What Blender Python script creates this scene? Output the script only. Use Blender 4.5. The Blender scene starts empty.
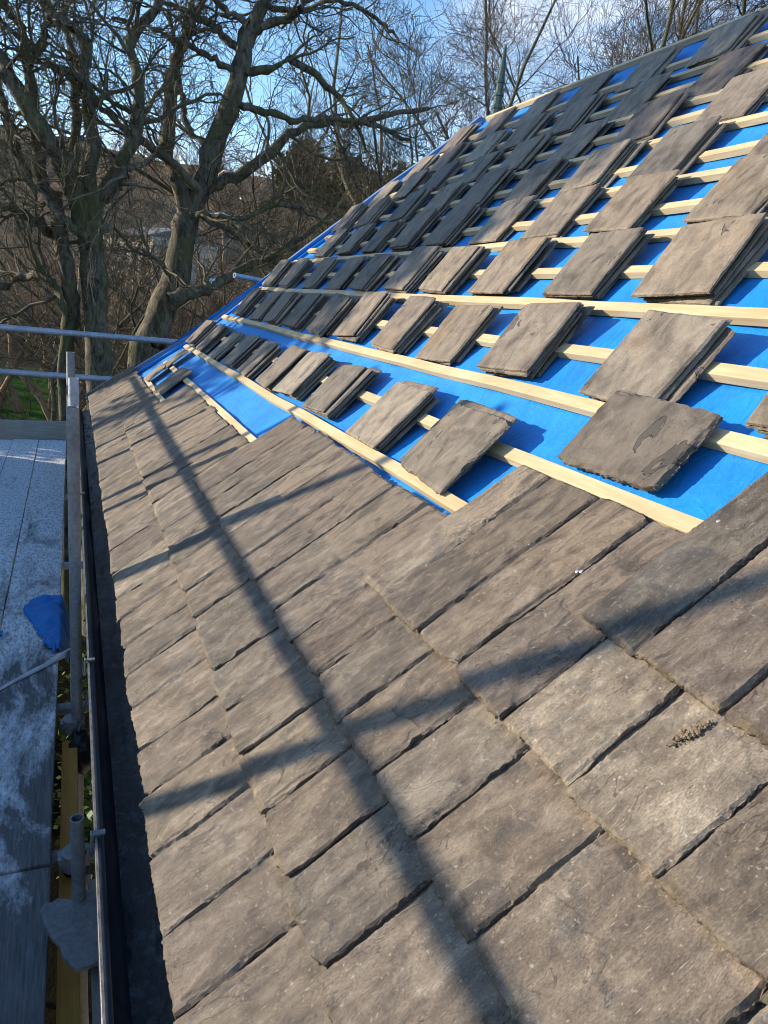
import bpy, bmesh, math, random
import numpy as np
from mathutils import Matrix, Vector

C = bpy.context.scene.collection
rad = math.radians
RND = random.Random(7)

# ------------------------------------------------------------------ camera
F, CX, CY, VX, VY, ROLL = 710.0, 384.0, 512.0, 72.0, 279.0, 0.10
CAMZ = 6.0
def cam_basis():
    d = np.array([VX - CX, -(VY - CY), -F]); ey = d / np.linalg.norm(d)
    h = np.array([1, -ROLL, 0.]); n = np.cross(d, h); ez = n / np.linalg.norm(n)
    if ez[1] < 0: ez = -ez
    return np.stack([np.cross(ey, ez), ey, ez])
RC = cam_basis()
def ray(x, y):
    w = RC @ np.array([x - CX, -(y - CY), -F]); return w / np.linalg.norm(w)
def at(x, y, Y):                       # point on the view ray at ground distance Y (camera at origin)
    r = ray(x, y); return r * (Y / r[1])
def atz(x, y, Z):
    r = ray(x, y); return r * (Z / r[2])
UPV = np.array([0, 0, CAMZ])

# ------------------------------------------------------------------ helpers
def link(o, parent=None):
    C.objects.link(o)
    if parent is not None: o.parent = parent
    return o
def tag(o, label=None, cat=None, group=None, kind=None):
    if label: o['label'] = label
    if cat: o['category'] = cat
    if group: o['group'] = group
    if kind: o['kind'] = kind
    return o
def mesh_from(name, V, Fs, mats, smooth=False):
    me = bpy.data.meshes.new(name)
    me.from_pydata([tuple(map(float, v)) for v in V], [], Fs)
    for m in (mats if isinstance(mats, (list, tuple)) else [mats]): me.materials.append(m)
    if smooth: me.polygons.foreach_set('use_smooth', [True] * len(me.polygons))
    me.update(); return me
def quads_mesh(name, V, Q, mat, smooth=True):
    """fast numpy quad mesh"""
    me = bpy.data.meshes.new(name)
    V = np.asarray(V, np.float32); Q = np.asarray(Q, np.int32)
    k = Q.shape[1]
    me.vertices.add(len(V)); me.vertices.foreach_set('co', V.ravel())
    me.loops.add(Q.size); me.loops.foreach_set('vertex_index', Q.ravel())
    me.polygons.add(len(Q)); me.polygons.foreach_set('loop_start', np.arange(len(Q), dtype=np.int32) * k)
    if smooth: me.polygons.foreach_set('use_smooth', np.ones(len(Q), bool))
    me.materials.append(mat); me.update(calc_edges=True); me.validate()
    return me
def add(name, me, parent=None, M=None, loc=None):
    o = bpy.data.objects.new(name, me); link(o, parent)
    if M is not None:
        M = Matrix(M)
        if parent is not None: M = Matrix.Translation(-parent.location) @ M
        o.matrix_basis = M
    elif loc is not None: o.location = loc
    elif parent is not None: o.location = -parent.location      # mesh in world coordinates
    return o
def empty(name, loc=(0, 0, 0)):
    o = bpy.data.objects.new(name, None); C.objects.link(o); o.location = loc; o.empty_display_size = .1; return o

class MB:
    def __init__(s): s.V = []; s.F = []
    def addv(s, V, Fs):
        b = len(s.V); s.V += [tuple(map(float, v)) for v in V]; s.F += [tuple(i + b for i in f) for f in Fs]
    def frame_box(s, o, ax, ay, az):   # box from corner o along three vectors
        o, ax, ay, az = map(np.asarray, (o, ax, ay, az))
        V = [o, o+ax, o+ax+ay, o+ay, o+az, o+ax+az, o+ax+ay+az, o+ay+az]
        s.addv(V, [(0,3,2,1),(4,5,6,7),(0,1,5,4),(1,2,6,5),(2,3,7,6),(3,0,4,7)])
    def box(s, x0, x1, y0, y1, z0, z1): s.frame_box((x0,y0,z0), (x1-x0,0,0), (0,y1-y0,0), (0,0,z1-z0))
    def tube(s, p, q, r, n=16, hollow=0.0):
        p, q = np.array(p, float), np.array(q, float); d = (q - p) / np.linalg.norm(q - p)
        a = np.cross(d, [0,0,1] if abs(d[2]) < .9 else [1,0,0]); a /= np.linalg.norm(a); b = np.cross(d, a)
        A = np.linspace(0, 2*math.pi, n, endpoint=False)
        ring = np.cos(A)[:,None]*a + np.sin(A)[:,None]*b
        V = list(p + ring*r) + list(q + ring*r)
        Fs = [(i, (i+1)%n, n+(i+1)%n, n+i) for i in range(n)]
        if hollow:
            V += list(p + ring*(r-hollow)) + list(q + ring*(r-hollow))
            Fs += [(2*n+(i+1)%n, 2*n+i, 3*n+i, 3*n+(i+1)%n) for i in range(n)]
            Fs += [((i+1)%n, i, 2*n+i, 2*n+(i+1)%n) for i in range(n)]
            Fs += [(n+i, n+(i+1)%n, 3*n+(i+1)%n, 3*n+i) for i in range(n)]
        else: Fs += [tuple(range(n))[::-1], tuple(range(n, 2*n))]
        s.addv(V, Fs)
    def lathe(s, base, prof, n=8, axis=(0,0,1), rot=0):
        d = np.array(axis, float); d /= np.linalg.norm(d)
        a = np.cross(d, [0,1,0]); a /= np.linalg.norm(a); b = np.cross(d, a)
        V = []
        for r, z in prof:
            for i in range(n):
                t = 2*math.pi*i/n + rot; V.append(np.array(base) + d*z + (math.cos(t)*a + math.sin(t)*b)*r)
        Fs = [(k*n+i, k*n+(i+1)%n, (k+1)*n+(i+1)%n, (k+1)*n+i) for k in range(len(prof)-1) for i in range(n)]
        Fs += [tuple(range(n))[::-1], tuple(range((len(prof)-1)*n, len(prof)*n))]
        s.addv(V, Fs)
    def build(s, name, mat, parent=None, smooth=False, bevel=0):
        me = mesh_from(name, s.V, s.F, mat, smooth)
        o = add(name, me, parent)
        if bevel:
            m = o.modifiers.new('bevel', 'BEVEL'); m.width = bevel; m.segments = 2; m.limit_method = 'ANGLE'
        if smooth:
            try: me.set_sharp_from_angle(angle=rad(40))
            except Exception: pass
        return o

# value noise
_T = np.random.RandomState(3).rand(128, 128)
def vn(x, y, seed=0):
    x = np.asarray(x, float) + seed*17.31; y = np.asarray(y, float) + seed*9.73
    xi = np.floor(x).astype(int); yi = np.floor(y).astype(int); fx = x-xi; fy = y-yi
    fx = fx*fx*(3-2*fx); fy = fy*fy*(3-2*fy)
    g = lambda i, j: _T[i % 128, j % 128]
    return (g(xi,yi)*(1-fx)*(1-fy)+g(xi+1,yi)*fx*(1-fy)+g(xi,yi+1)*(1-fx)*fy+g(xi+1,yi+1)*fx*fy)*2-1
def fbm(x, y, seed=0, o=3):
    return sum(vn(np.asarray(x)*2**k, np.asarray(y)*2**k, seed+k*5)*.5**k for k in range(o))

# ------------------------------------------------------------------ materials
class NT:
    def __init__(s, name):
        s.m = bpy.data.materials.new(name); s.m.use_nodes = True
        s.t = s.m.node_tree; s.b = s.t.nodes['Principled BSDF']; s.b.inputs['Specular IOR Level'].default_value = .35
    def n(s, typ, **kw):
        nd = s.t.nodes.new(typ)
        for k, v in kw.items():
            if k in nd.inputs.keys():
                nd.inputs[k].default_value = v
            else: setattr(nd, k, v)
        return nd
    def l(s, a, b): s.t.links.new(a, b)
    def coords(s, kind='Object', scale=(1,1,1), rand=True):
        tc = s.n('ShaderNodeTexCoord'); mp = s.n('ShaderNodeMapping'); mp.inputs['Scale'].default_value = scale
        s.l(tc.outputs[kind], mp.inputs['Vector'])
        if rand:
            oi = s.n('ShaderNodeObjectInfo'); mu = s.n('ShaderNodeMath', operation='MULTIPLY'); mu.inputs[1].default_value = 37.0
            s.l(oi.outputs['Random'], mu.inputs[0]); s.l(mu.outputs[0], mp.inputs['Location'])
        return mp.outputs[0]
    def noise(s, vec, scale, detail=4, rough=.55, dist=0):
        nd = s.n('ShaderNodeTexNoise'); nd.inputs['Scale'].default_value = scale; nd.inputs['Detail'].default_value = detail
        nd.inputs['Roughness'].default_value = rough; nd.inputs['Distortion'].default_value = dist; s.l(vec, nd.inputs['Vector']); return nd.outputs['Fac']
    def ramp(s, fac, stops):
        r = s.n('ShaderNodeValToRGB'); e = r.color_ramp.elements
        while len(e) < len(stops): e.new(.5)
        for i, (p, c) in enumerate(stops):
            e[i].position = p; e[i].color = (*c, 1) if len(c) == 3 else c
        s.l(fac, r.inputs[0]); return r.outputs[0]
    def mix(s, fac, a, b, blend='MIX'):
        m = s.n('ShaderNodeMix', data_type='RGBA', blend_type=blend)
        for sock, v in ((m.inputs[0], fac), (m.inputs[6], a), (m.inputs[7], b)):
            if isinstance(v, (int, float)): sock.default_value = v
            elif isinstance(v, tuple): sock.default_value = (*v, 1)
            else: s.l(v, sock)
        return m.outputs[2]
    def math(s, op, a, b=None):
        m = s.n('ShaderNodeMath', operation=op)
        for i, v in enumerate((a, b)):
            if v is None: continue
            if isinstance(v, (int, float)): m.inputs[i].default_value = v
            else: s.l(v, m.inputs[i])
        return m.outputs[0]
    def bump(s, h, strength=.4, dist=.004, prev=None):
        b = s.n('ShaderNodeBump'); b.inputs['Strength'].default_value = strength; b.inputs['Distance'].default_value = dist
        s.l(h, b.inputs['Height'])
        if prev is not None: s.l(prev, b.inputs['Normal'])
        return b.outputs[0]
    def out(s, color=None, rough=.8, normal=None, metal=0):
        if color is not None:
            if isinstance(color, tuple): s.b.inputs['Base Color'].default_value = (*color, 1)
            else: s.l(color, s.b.inputs['Base Color'])
        if isinstance(rough, (int, float)): s.b.inputs['Roughness'].default_value = rough
        else: s.l(rough, s.b.inputs['Roughness'])
        if normal is not None: s.l(normal, s.b.inputs['Normal'])
        s.b.inputs['Metallic'].default_value = metal
        return s.m

def slate_mat(name, loose):
    t = NT(name)
    v = t.coords('Object', (1,1,1)); vl = t.coords('Object', (2.4,1,1)); vs = t.coords('Object', (6,1.1,3)); vf = t.coords('Object', (3,1.2,2))
    big = t.noise(v, 6.5, 5, .58, 1.0); mid = t.noise(vl, 11, 6, .62, .5); streak = t.noise(vs, 15, 5, .6); fine = t.noise(vf, 170, 4, .62); grain = t.noise(v, 300, 2, .6)
    # riven cleavage: terraces with crisp little steps
    lev = t.noise(t.coords('Object', (2.2,1,1)), 5.0, 6, .60, .6)
    ter = t.ramp(lev, [(0, (0,0,0)), (.40, (.25,.25,.25)), (.47, (.45,.45,.45)), (.54, (.65,.65,.65)), (.61, (.85,.85,.85)), (.68, (1,1,1))])
    [n_ for n_ in t.t.nodes if n_.type == 'VALTORGB'][-1].color_ramp.interpolation = 'CONSTANT'
    band = None
    for lv in (.40, .54, .61):
        d = t.math('ABSOLUTE', t.math('SUBTRACT', lev, lv)); q = t.math('LESS_THAN', d, .0045)
        band = q if band is None else t.math('MAXIMUM', band, q)
    band = t.math('MULTIPLY', band, t.ramp(t.noise(v, 9, 3, .5), [(.48, (0,0,0)), (.56, (1,1,1))]))
    oi = t.n('ShaderNodeObjectInfo')
    if loose:
        base = t.ramp(big, [(.34, (.100,.085,.070)), (.45, (.185,.157,.124)), (.55, (.250,.215,.172)), (.66, (.175,.152,.125))])
        st = t.ramp(mid, [(.38, (.085,.074,.064)), (.48, (.20,.170,.134)), (.60, (.31,.27,.215))])
        col = t.mix(.42, base, st)
        sc = t.noise(t.coords('Object', (1.6,1,1)), 5.6, 4, .6, .7)
        scm = t.ramp(sc, [(.645, (0,0,0)), (.655, (1,1,1))])
        col = t.mix(t.math('MULTIPLY', scm, .75), col, (.080,.073,.067))
        rim = t.math('LESS_THAN', t.math('ABSOLUTE', t.math('SUBTRACT', sc, .65)), .006); col = t.mix(t.math('MULTIPLY', rim, .7), col, (.035,.032,.030))
        oc = t.ramp(t.noise(v, 3.3, 3, .6), [(.58, (0,0,0)), (.68, (1,1,1))])
        col = t.mix(t.math('MULTIPLY', oc, .35), col, (.31,.215,.115))
        col = t.mix(t.math('MULTIPLY', band, .5), col, (.06,.053,.046))
        sp2 = t.ramp(fine, [(.30, (.74,.74,.75)), (.5, (.98,.98,.98)), (.70, (1.24,1.23,1.20))])
    else:
        base = t.ramp(big, [(.36, (.070,.058,.049)), (.46, (.132,.108,.083)), (.55, (.200,.166,.128)), (.66, (.105,.091,.080))])
        st = t.ramp(mid, [(.36, (.045,.038,.034)), (.46, (.132,.106,.081)), (.55, (.195,.161,.123)), (.65, (.34,.295,.232))])
        col = t.mix(.55, base, st)
        sk = t.ramp(streak, [(.36, (.055,.046,.040)), (.48, (.16,.135,.108)), (.64, (.30,.265,.215))]); col = t.mix(.14, col, sk)
        gp = t.ramp(t.noise(v, 11, 6, .68, .5), [(.56, (0,0,0)), (.64, (1,1,1))]); col = t.mix(t.math('MULTIPLY', gp, .55), col, (.088,.085,.082))
        tp = t.ramp(t.noise(t.coords('Object', (1.6,1,1)), 7, 6, .66, .4), [(.57, (0,0,0)), (.66, (1,1,1))]); col = t.mix(t.math('MULTIPLY', tp, .42), col, (.31,.27,.215))
        at_ = t.n('ShaderNodeAttribute', attribute_name='clean')
        cl = t.ramp(t.noise(t.coords('Object', (3,1,1)), 8, 6, .62, .8), [(.34, (.070,.058,.048)), (.46, (.170,.136,.100)), (.57, (.26,.212,.156)), (.70, (.14,.118,.095))])
        col = t.mix(t.math('MULTIPLY', at_.outputs['Fac'], .80), col, cl)
        sp = t.ramp(t.noise(v, 120, 3, .6), [(.63, (0,0,0)), (.69, (1,1,1))]); col = t.mix(t.math('MULTIPLY', sp, .45), col, (.46,.42,.35))
        scr = t.ramp(t.noise(t.coords('Object', (12,1,1)), 26, 3, .5), [(.69, (0,0,0)), (.72, (1,1,1))]); col = t.mix(t.math('MULTIPLY', scr, .5), col, (.42,.38,.31))
        col = t.mix(t.math('MULTIPLY', band, .70), col, (.045,.038,.033))
        mo = t.n('ShaderNodeAttribute', attribute_name='moss')
        mm = t.math('MULTIPLY', mo.outputs['Fac'], t.ramp(t.noise(v, 24, 5, .75), [(.47, (0,0,0)), (.60, (1,1,1))])); col = t.mix(t.math('MULTIPLY', mm, .75), col, (.140,.108,.048))
        dirt = t.math('MULTIPLY', mo.outputs['Fac'], t.ramp(t.noise(v, 14, 4, .7), [(.35, (1,1,1)), (.50, (0,0,0))])); col = t.mix(t.math('MULTIPLY', dirt, .6), col, (.05,.044,.036))
        sp2 = t.ramp(fine, [(.33, (.66,.66,.67)), (.5, (.97,.97,.97)), (.67, (1.34,1.32,1.28))])
    col = t.mix(1.0, col, sp2, 'MULTIPLY')
    tint = t.ramp(oi.outputs['Random'], [(0, (.64,.66,.70)), (.15, (1.0,.93,.86)), (.3, (.78,.73,.74)), (.45, (1.34,1.30,1.23)), (.6, (.90,.86,.87)), (.75, (1.12,1.04,.95)), (.88, (.72,.70,.70)), (1, (1.22,1.20,1.18))])
    col = t.mix(1.0, col, tint, 'MULTIPLY')
    col = t.mix(1.0, col, oi.outputs['Color'], 'MULTIPLY')
    hs = t.math('ADD', t.math('MULTIPLY', mid, .8), t.math('ADD', t.math('MULTIPLY', streak, .2), t.math('ADD', t.math('MULTIPLY', fine, .22), t.math('MULTIPLY', grain, .10))))
    nb = t.bump(hs, .75 if not loose else .35, .006)
    nb = t.bump(ter, .8 if not loose else .25, .004, nb)
    if loose: nb = t.bump(t.math('MULTIPLY', scm, -1), .5, .004, nb)
    rg = t.ramp(fine, [(.3, (.58,.58,.58)), (.7, (.80,.80,.80))])
    t.b.inputs['Specular IOR Level'].default_value = .3
    return t.out(col, rg, nb)

def wood_mat(name, c0, c1, rough=.7, knots=True, axis='Y'):
    t = NT(name)
    sc = {'Y': (14,1,14), 'X': (1,14,14), 'Z': (14,14,1)}[axis]
    v = t.coords('Object', sc); g = t.noise(v, 6, 6, .65, .4); v2 = t.coords('Object', (1,1,1)); m = t.noise(v2, 3.0, 3)
    col = t.ramp(g, [(.3, c0), (.7, c1)])
    col = t.mix(t.ramp(m, [(.35, (.0,.0,.0)), (.7, (.45,.45,.45))]), col, tuple(x*.72 for x in c0))
    if knots:
        k = t.ramp(t.noise(v2, 14, 2, .4), [(.74, (0,0,0)), (.79, (1,1,1))]); col = t.mix(t.math('MULTIPLY', k, .5), col, tuple(x*.45 for x in c0))
    return t.out(col, rough, t.bump(g, .25, .002))

def membrane_mat(name, base, dark):
    t = NT(name); v = t.coords('Object')
    w = t.noise(v, 420, 2, .5); b = t.noise(v, 6, 5, .6); c = t.noise(v, 55, 4, .6)
    col = t.ramp(b, [(.3, dark), (.65, base)])
    col = t.mix(t.ramp(c, [(.35, (0,0,0)), (.75, (.14,.14,.14))]), col, tuple(min(1, x*1.5+.03) for x in base))
    dirt = t.ramp(t.noise(v, 17, 5, .7), [(.70, (0,0,0)), (.80, (1,1,1))]); col = t.mix(t.math('MULTIPLY', dirt, .18), col, (.2,.2,.2))
    nb = t.bump(t.math('ADD', t.math('MULTIPLY', w, .5), c), .35, .003)
    cr = t.noise(v, 5, 4, .55, 1.2); cl_ = t.math('ABSOLUTE', t.math('SUBTRACT', cr, .5)); nb = t.bump(t.ramp(cl_, [(0, (1,1,1)), (.03, (0,0,0))]), .15, .006, nb)
    nb = t.bump(t.noise(t.coords('Object', (1,2.2,1)), 9, 4, .6, .6), .45, .02, nb)
    t.b.inputs['Sheen Weight'].default_value = .1
    return t.out(col, .55, nb)

def metal_mat(name, c0, c1, rough=.45, metal=.7, rust=0.):
    t = NT(name); v = t.coords('Object'); a = t.noise(v, 9, 5, .65); b = t.noise(v, 70, 4, .6)
    col = t.ramp(a, [(.3, c0), (.7, c1)])
    if rust:
        r = t.ramp(t.noise(v, 16, 5, .7), [(.58, (0,0,0)), (.68, (1,1,1))]); col = t.mix(t.math('MULTIPLY', r, rust), col, (.16,.075,.03))
    sp = t.ramp(b, [(.35, (.75,.75,.75)), (.7, (1.15,1.15,1.15))]); col = t.mix(1., col, sp, 'MULTIPLY')
    return t.out(col, t.ramp(b, [(.3, (rough-.1,)*3), (.7, (rough+.15,)*3)]), t.bump(b, .15, .002), metal)

def bark_mat(name, dark, light, moss, scale=1.0, mossamt=.6):
    t = NT(name); v = t.coords('Object', (scale, scale, scale*.35), rand=False); a = t.noise(v, 12, 7, .75, .6)
    v2 = t.coords('Object', rand=False); b = t.noise(v2, 1.6, 4, .6)
    col = t.ramp(a, [(.38, dark), (.64, light)])
    mk = t.ramp(b, [(.46, (0,0,0)), (.62, (1,1,1))]); col = t.mix(t.math('MULTIPLY', mk, mossamt), col, moss)
    return t.out(col, .9, t.bump(a, .8, .03))

def plain_noise(name, c0, c1, scale=8, rough=.85, bump=.3, dist=.01, pos=(.3,.7)):
    t = NT(name); v = t.coords('Object'); a = t.noise(v, scale, 6, .65)
    return t.out(t.ramp(a, [(pos[0], c0), (pos[1], c1)]), rough, t.bump(a, bump, dist))

M_SL = slate_mat('weathered_slate', False)
M_SS = slate_mat('loose_slate', True)
M_BAT = wood_mat('pine_batten', (.54,.38,.20), (.73,.57,.35), .65)
M_MEM = membrane_mat('blue_membrane', (.0,.24,.66), (.0,.165,.56))
M_MEMG = membrane_mat('hip_membrane', (.15,.24,.42), (.09,.17,.36))
M_WHITE = plain_noise('white_fleece', (.55,.57,.62), (.74,.76,.80), 30, .8, .4, .006)
M_TUBE = metal_mat('galvanised_tube', (.34,.37,.42), (.52,.56,.62), .5, .4)
M_TUBED = metal_mat('weathered_shaded_tube', (.20,.21,.22), (.33,.34,.35), .50, .30, .12)
M_GUT = metal_mat('black_gutter', (.020,.022,.028), (.045,.050,.062), .36, 0., .15)
M_LIP = plain_noise('worn_gutter_rim', (.09,.086,.082), (.26,.245,.22), 30, .6)
M_DIRT = plain_noise('gutter_dirt', (.008,.008,.009), (.07,.074,.085), 30, .20, .6, .02, (.50,.80))
M_COP = metal_mat('verdigris', (.03,.06,.055), (.085,.13,.115), .6, .2)
M_STONE = plain_noise('stone_wall', (.16,.14,.12), (.32,.29,.25), 6, .9, .5, .02)
M_FASC = wood_mat('fascia_paint', (.20,.18,.16), (.30,.28,.25))
M_OLDW = wood_mat('grey_timber', (.16,.145,.125), (.30,.275,.24))
M_YEL = wood_mat('yellow_timber', (.58,.26,.045), (.72,.38,.09))
M_BLACK = plain_noise('black_rubber', (.010,.010,.011), (.03,.03,.032), 12, .5)
M_TW = plain_noise('twig_bark', (.032,.025,.017), (.095,.074,.050), 3, .85, 0)
M_TW2 = plain_noise('mossy_twig', (.055,.048,.026), (.17,.148,.092), 2, .85, 0)
M_BK1 = bark_mat('mossy_bark', (.026,.022,.015), (.22,.185,.13), (.095,.105,.030), 1.0, .65)
M_BK2 = bark_mat('grey_bark', (.05,.042,.03), (.22,.19,.145), (.075,.078,.03), 1.0, .4)

def deck_mat():
    t = NT('frosty_board')
    v = t.coords('Object', (16,1,1)); g = t.noise(v, 8, 6, .7, .2); v2 = t.coords('Object', (1,1,1), rand=False)
    wood = t.ramp(g, [(.3, (.075,.074,.074)), (.7, (.215,.21,.205))])
    # frost lies thicker at the far end and in ragged patches
    sx = t.n('ShaderNodeSeparateXYZ'); tc = t.n('ShaderNodeTexCoord'); t.l(tc.outputs['Object'], sx.inputs[0])
    far = t.math('MULTIPLY', t.math('SUBTRACT', sx.outputs[1], 2.7), .055)
    nn = t.math('ADD', t.noise(t.coords('Object', (2.2,.8,1), rand=False), 2.3, 10, .70, .5), far)
    fr = t.ramp(nn, [(.45, (0,0,0)), (.52, (.55,.55,.55)), (.62, (1,1,1))])
    sp = t.ramp(t.noise(t.coords('Object', (3,1,1)), 30, 5, .7), [(.34, (.2,.2,.2)), (.55, (1,1,1))])
    fm = t.math('MULTIPLY', fr, sp)
    col = t.mix(fm, wood, (.88,.90,.93))
    lt = t.ramp(t.noise(t.coords('Object', (8,1.5,1)), 30, 4, .6), [(.6, (0,0,0)), (.72, (1,1,1))]); col = t.mix(t.math('MULTIPLY', lt, .25), col, (.30,.31,.33))
    return t.out(col, .75, t.bump(t.math('ADD', g, fm), .5, .004))
M_DECK = deck_mat()

def leaf_mat(name, c0, c1, trans=.0):
    t = NT(name); gi = t.n('ShaderNodeNewGeometry'); a = t.noise(t.coords('Object', rand=False), 5, 3)
    r = t.ramp(gi.outputs['Random Per Island'], [(0, c0), (1, c1)])
    col = t.mix(t.ramp(a, [(.35, (0,0,0)), (.7, (.5,.5,.5))]), r, tuple(x*.6 for x in c0))
    return t.out(col, .6)
M_CON = leaf_mat('conifer_green', (.018,.042,.014), (.05,.095,.025))
M_IVY = leaf_mat('ivy_green', (.03,.075,.015), (.10,.17,.035))
M_OLIVE = leaf_mat('olive_scrub', (.075,.072,.026), (.14,.13,.05))

# ------------------------------------------------------------------ roof geometry
A1, A2, H = rad(38), rad(43.5), .95
n1 = np.array([-math.sin(A1), 0, math.cos(A1)]); u1 = np.array([math.cos(A1), 0, math.sin(A1)])
n2 = np.array([-math.sin(A2), 0, math.cos(A2)]); u2 = np.array([math.cos(A2), 0, math.sin(A2)])
def slope_ray(m):                       # line of picture slope m through the eaves vanishing point
    k = 300/math.hypot(1, m); r = ray(VX + k, VY + k*m); return math.atan2(r[2], r[0])
_r = ray(VX + 300/math.hypot(1,.395), VY + 300*.395/math.hypot(1,.395)); B = _r*(-H/(_r@n1)); B[1] = 0
TB = float(B@u1); H2 = float(-(B@n2)); BU2 = float(B@u2)
def t_lo(m): return H/math.tan(A1 - slope_ray(m))
def t_up(m): return H2/math.tan(A2 - slope_ray(m)) - BU2 + TB
def P(s, t, n=0.0):
    p = (B + (t-TB)*u2 + n*n2) if t > TB else (t*u1 + (n-H)*n1)
    p = p.copy(); p[1] = s; p[2] += CAMZ; return p
def unp(x, y, n=0.0):                    # picture point -> (s, t) on the roof at height n
    r = ray(x, y); p = r*(-(H-n)/(r@n1)); t = p@u1
    if t > TB:
        p = r*(-(H2-n)/(r@n2)); t = (p-B)@u2 + TB
    return float(p[1]), float(t)
BT = [t_lo(1.35)-.235*2, t_lo(1.35)-.225, t_lo(1.35), t_lo(.89), t_lo(.585), TB] + [t_up(m) for m in (.243,.14,.05,-.018,-.08,-.123,-.166,-.2,-.238,-.266,-.29,-.315,-.337,-.357)]
BT_A = 4                                  # index of the first batten the loose slates lie on
TR = t_up(-.392)
hip_pts = [unp(*p) for p in [(88,400),(182,342),(270,277),(384,190),(440,150),(500,104)]]
def hip(t):
    hp = [(7.52, -.62)] + [(s, t_) for s, t_ in hip_pts[1:]]
    ts = [q[1] for q in hp]; ss = [q[0] for q in hp]
    if t >= ts[-1]: return ss[-1] + (t-ts[-1])*(ss[-1]-ss[-3])/(ts[-1]-ts[-3])
    return float(np.interp(t, ts, ss))
YNEAR = -1.6
house = empty('house', tuple(P(3.0, -.6, -1.2) + np.array([.8,0,-2.2])))
house.location.z = 0.0
tag(house, 'house with its long roof slope half stripped to blue membrane and part slated', 'house')

# blue underlay over the front slope, hip end and back slope
def membrane():
    ts = sorted(set(np.round(list(np.linspace(-.56, TB, 32)) + list(np.linspace(TB, TR, 70)), 4)))
    V = []; ns = 150
    for t in ts:
        h_ = hip(t)
        for i in range(ns+1):
            s = YNEAR + (h_-YNEAR)*(i/ns)
            n = -.030 - .006*(.5+.5*math.cos(s*2*math.pi/.42)) + .0035*float(fbm(s*4, t*6, 2, 3)) + .004*(1-abs(2*((t*1.31+.35) % 1)-1))
            if i == ns: n = -.03
            V.append(P(s, t, n))
    W = ns+1
    Fs = [(j*W+i, (j+1)*W+i, (j+1)*W+i+1, j*W+i+1) for j in range(len(ts)-1) for i in range(ns)]
    o = add('underlay', mesh_from('underlay', V, Fs, M_MEM, True), house)
    # hip end and back slope as plain sheets
    ap = P(hip(TR), TR, -.03); e0 = P(hip(-.56), -.56, -.03); rn = P(YNEAR, TR, -.03); 
    back_e = e0.copy(); back_e[0] = 2*ap[0]-e0[0]; back_n = back_e.copy(); back_n[1] = YNEAR
    V2 = [ap, e0, back_e, rn, back_n]
    add('back_slope', mesh_from('back_slope', V2, [(0,2,1), (0,3,4,2)], M_MEM), house)
    return ap, e0, back_e
AP, E0, BE = membrane()

# battens, each one long strip following the rafters
for k, t in enumerate(BT):
    mb = MB(); w = .040 if k < 9 else .036
    e = hip(t) - (.10 + .05*RND.random()); 
    if k == 4: e = unp(184, 346)[0] + .02
    if k == 3: e = unp(164, 362)[0]
    if k == 2: e = unp(146, 379)[0]
    N = int((e-YNEAR)/.11); sd = k*3.1
    ring = []
    for i in range(N+1):
        s = YNEAR + (e-YNEAR)*i/N
        dt = .005*float(fbm(s*1.3, sd, 4, 2)); dn = .0035*float(vn(s*2.2, sd, 9))
        for a, b in ((-w/2, -.026), (w/2, -.026), (w/2, 0), (-w/2, 0)):
            tt = t+a+dt; ring.append(P(s, tt, b+dn) if (tt > TB) == (t > TB) or abs(t-TB) > .03 else P(s, tt, b+dn))
    Fs = []
    for i in range(N):
        o_ = i*4
        for j in range(4): Fs.append((o_+j, o_+4+j, o_+4+(j+1)%4, o_+(j+1)%4))
    Fs += [(0,1,2,3), (N*4+3, N*4+2, N*4+1, N*4)]
    mb.addv(ring, Fs); mb.build('batten', M_BAT, house, bevel=.0015)

# hip board wrapped in membrane, its lath and the copper finial
def along_hip(name, t0, t1, ds0, ds1, nb, nt, mat, K=26, parent=house):
    V = []
    for i in range(K+1):
        t = t0+(t1-t0)*i/K; h_ = hip(t); j = .006*float(vn(i*.7, 3, 5))
        for ds, n in ((ds0, nb), (ds1, nb), (ds1, nt), (ds0, nt)): V.append(P(h_+ds+j, t, n+j*.6))
    Fs = [(i*4+j, i*4+4+j, i*4+4+(j+1)%4, i*4+(j+1)%4) for i in range(K) for j in range(4)] + [(0,1,2,3), (K*4+3,K*4+2,K*4+1,K*4)]
    return add(name, mesh_from(name, V, [f[::-1] for f in Fs], mat), parent)
along_hip('hip_board', -.60, TR, -.030, .045, -.07, .022, M_MEMG)
along_hip('hip_fold', -.40, TR-.05, -.105, -.036, -.026, -.006, M_MEM)
along_hip('hip_lath', -.58, t_lo(1.35)-.02, -.075, -.035, .02, .062, M_LIP, 12)

fin = MB()
fb = P(hip(TR)-.20, TR, -.04); fb[2] -= .03
fin.lathe(fb, [(0.042,0.000),(0.042,0.094),(0.048,0.099),(0.048,0.122),(0.036,0.127),(0.033,0.188),(0.040,0.193),(0.040,0.211),(0.030,0.216),(0.029,0.282),(0.035,0.287),(0.035,0.305),(0.029,0.310),(0.024,0.395),(0.010,0.545),(0.003,0.564)], 8, axis=(.02,0,1), rot=.4)
fin.build('finial', M_COP, house)

mb = MB(); a0, a1 = P(hip(TR)-.12, TR-.035, -.03), P(YNEAR, TR-.035, -.03); mb.frame_box(a0, a1-a0, u2*.035, n2*.032); mb.build('ridge_board', M_BAT, house, bevel=.003)
# eaves fascia, walls
mb = MB(); ex = P(0,-.56,-.06)
mb.box(ex[0]+.07, ex[0]+.10, YNEAR, 7.40, ex[2]-.22, ex[2]+.03); mb.build('fascia', M_FASC, house)
mb = MB(); mb.box(ex[0]+.16, BE[0]-.2, YNEAR, 7.30, 0, ex[2]-.10); mb.build('wall', M_STONE, house)

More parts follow.
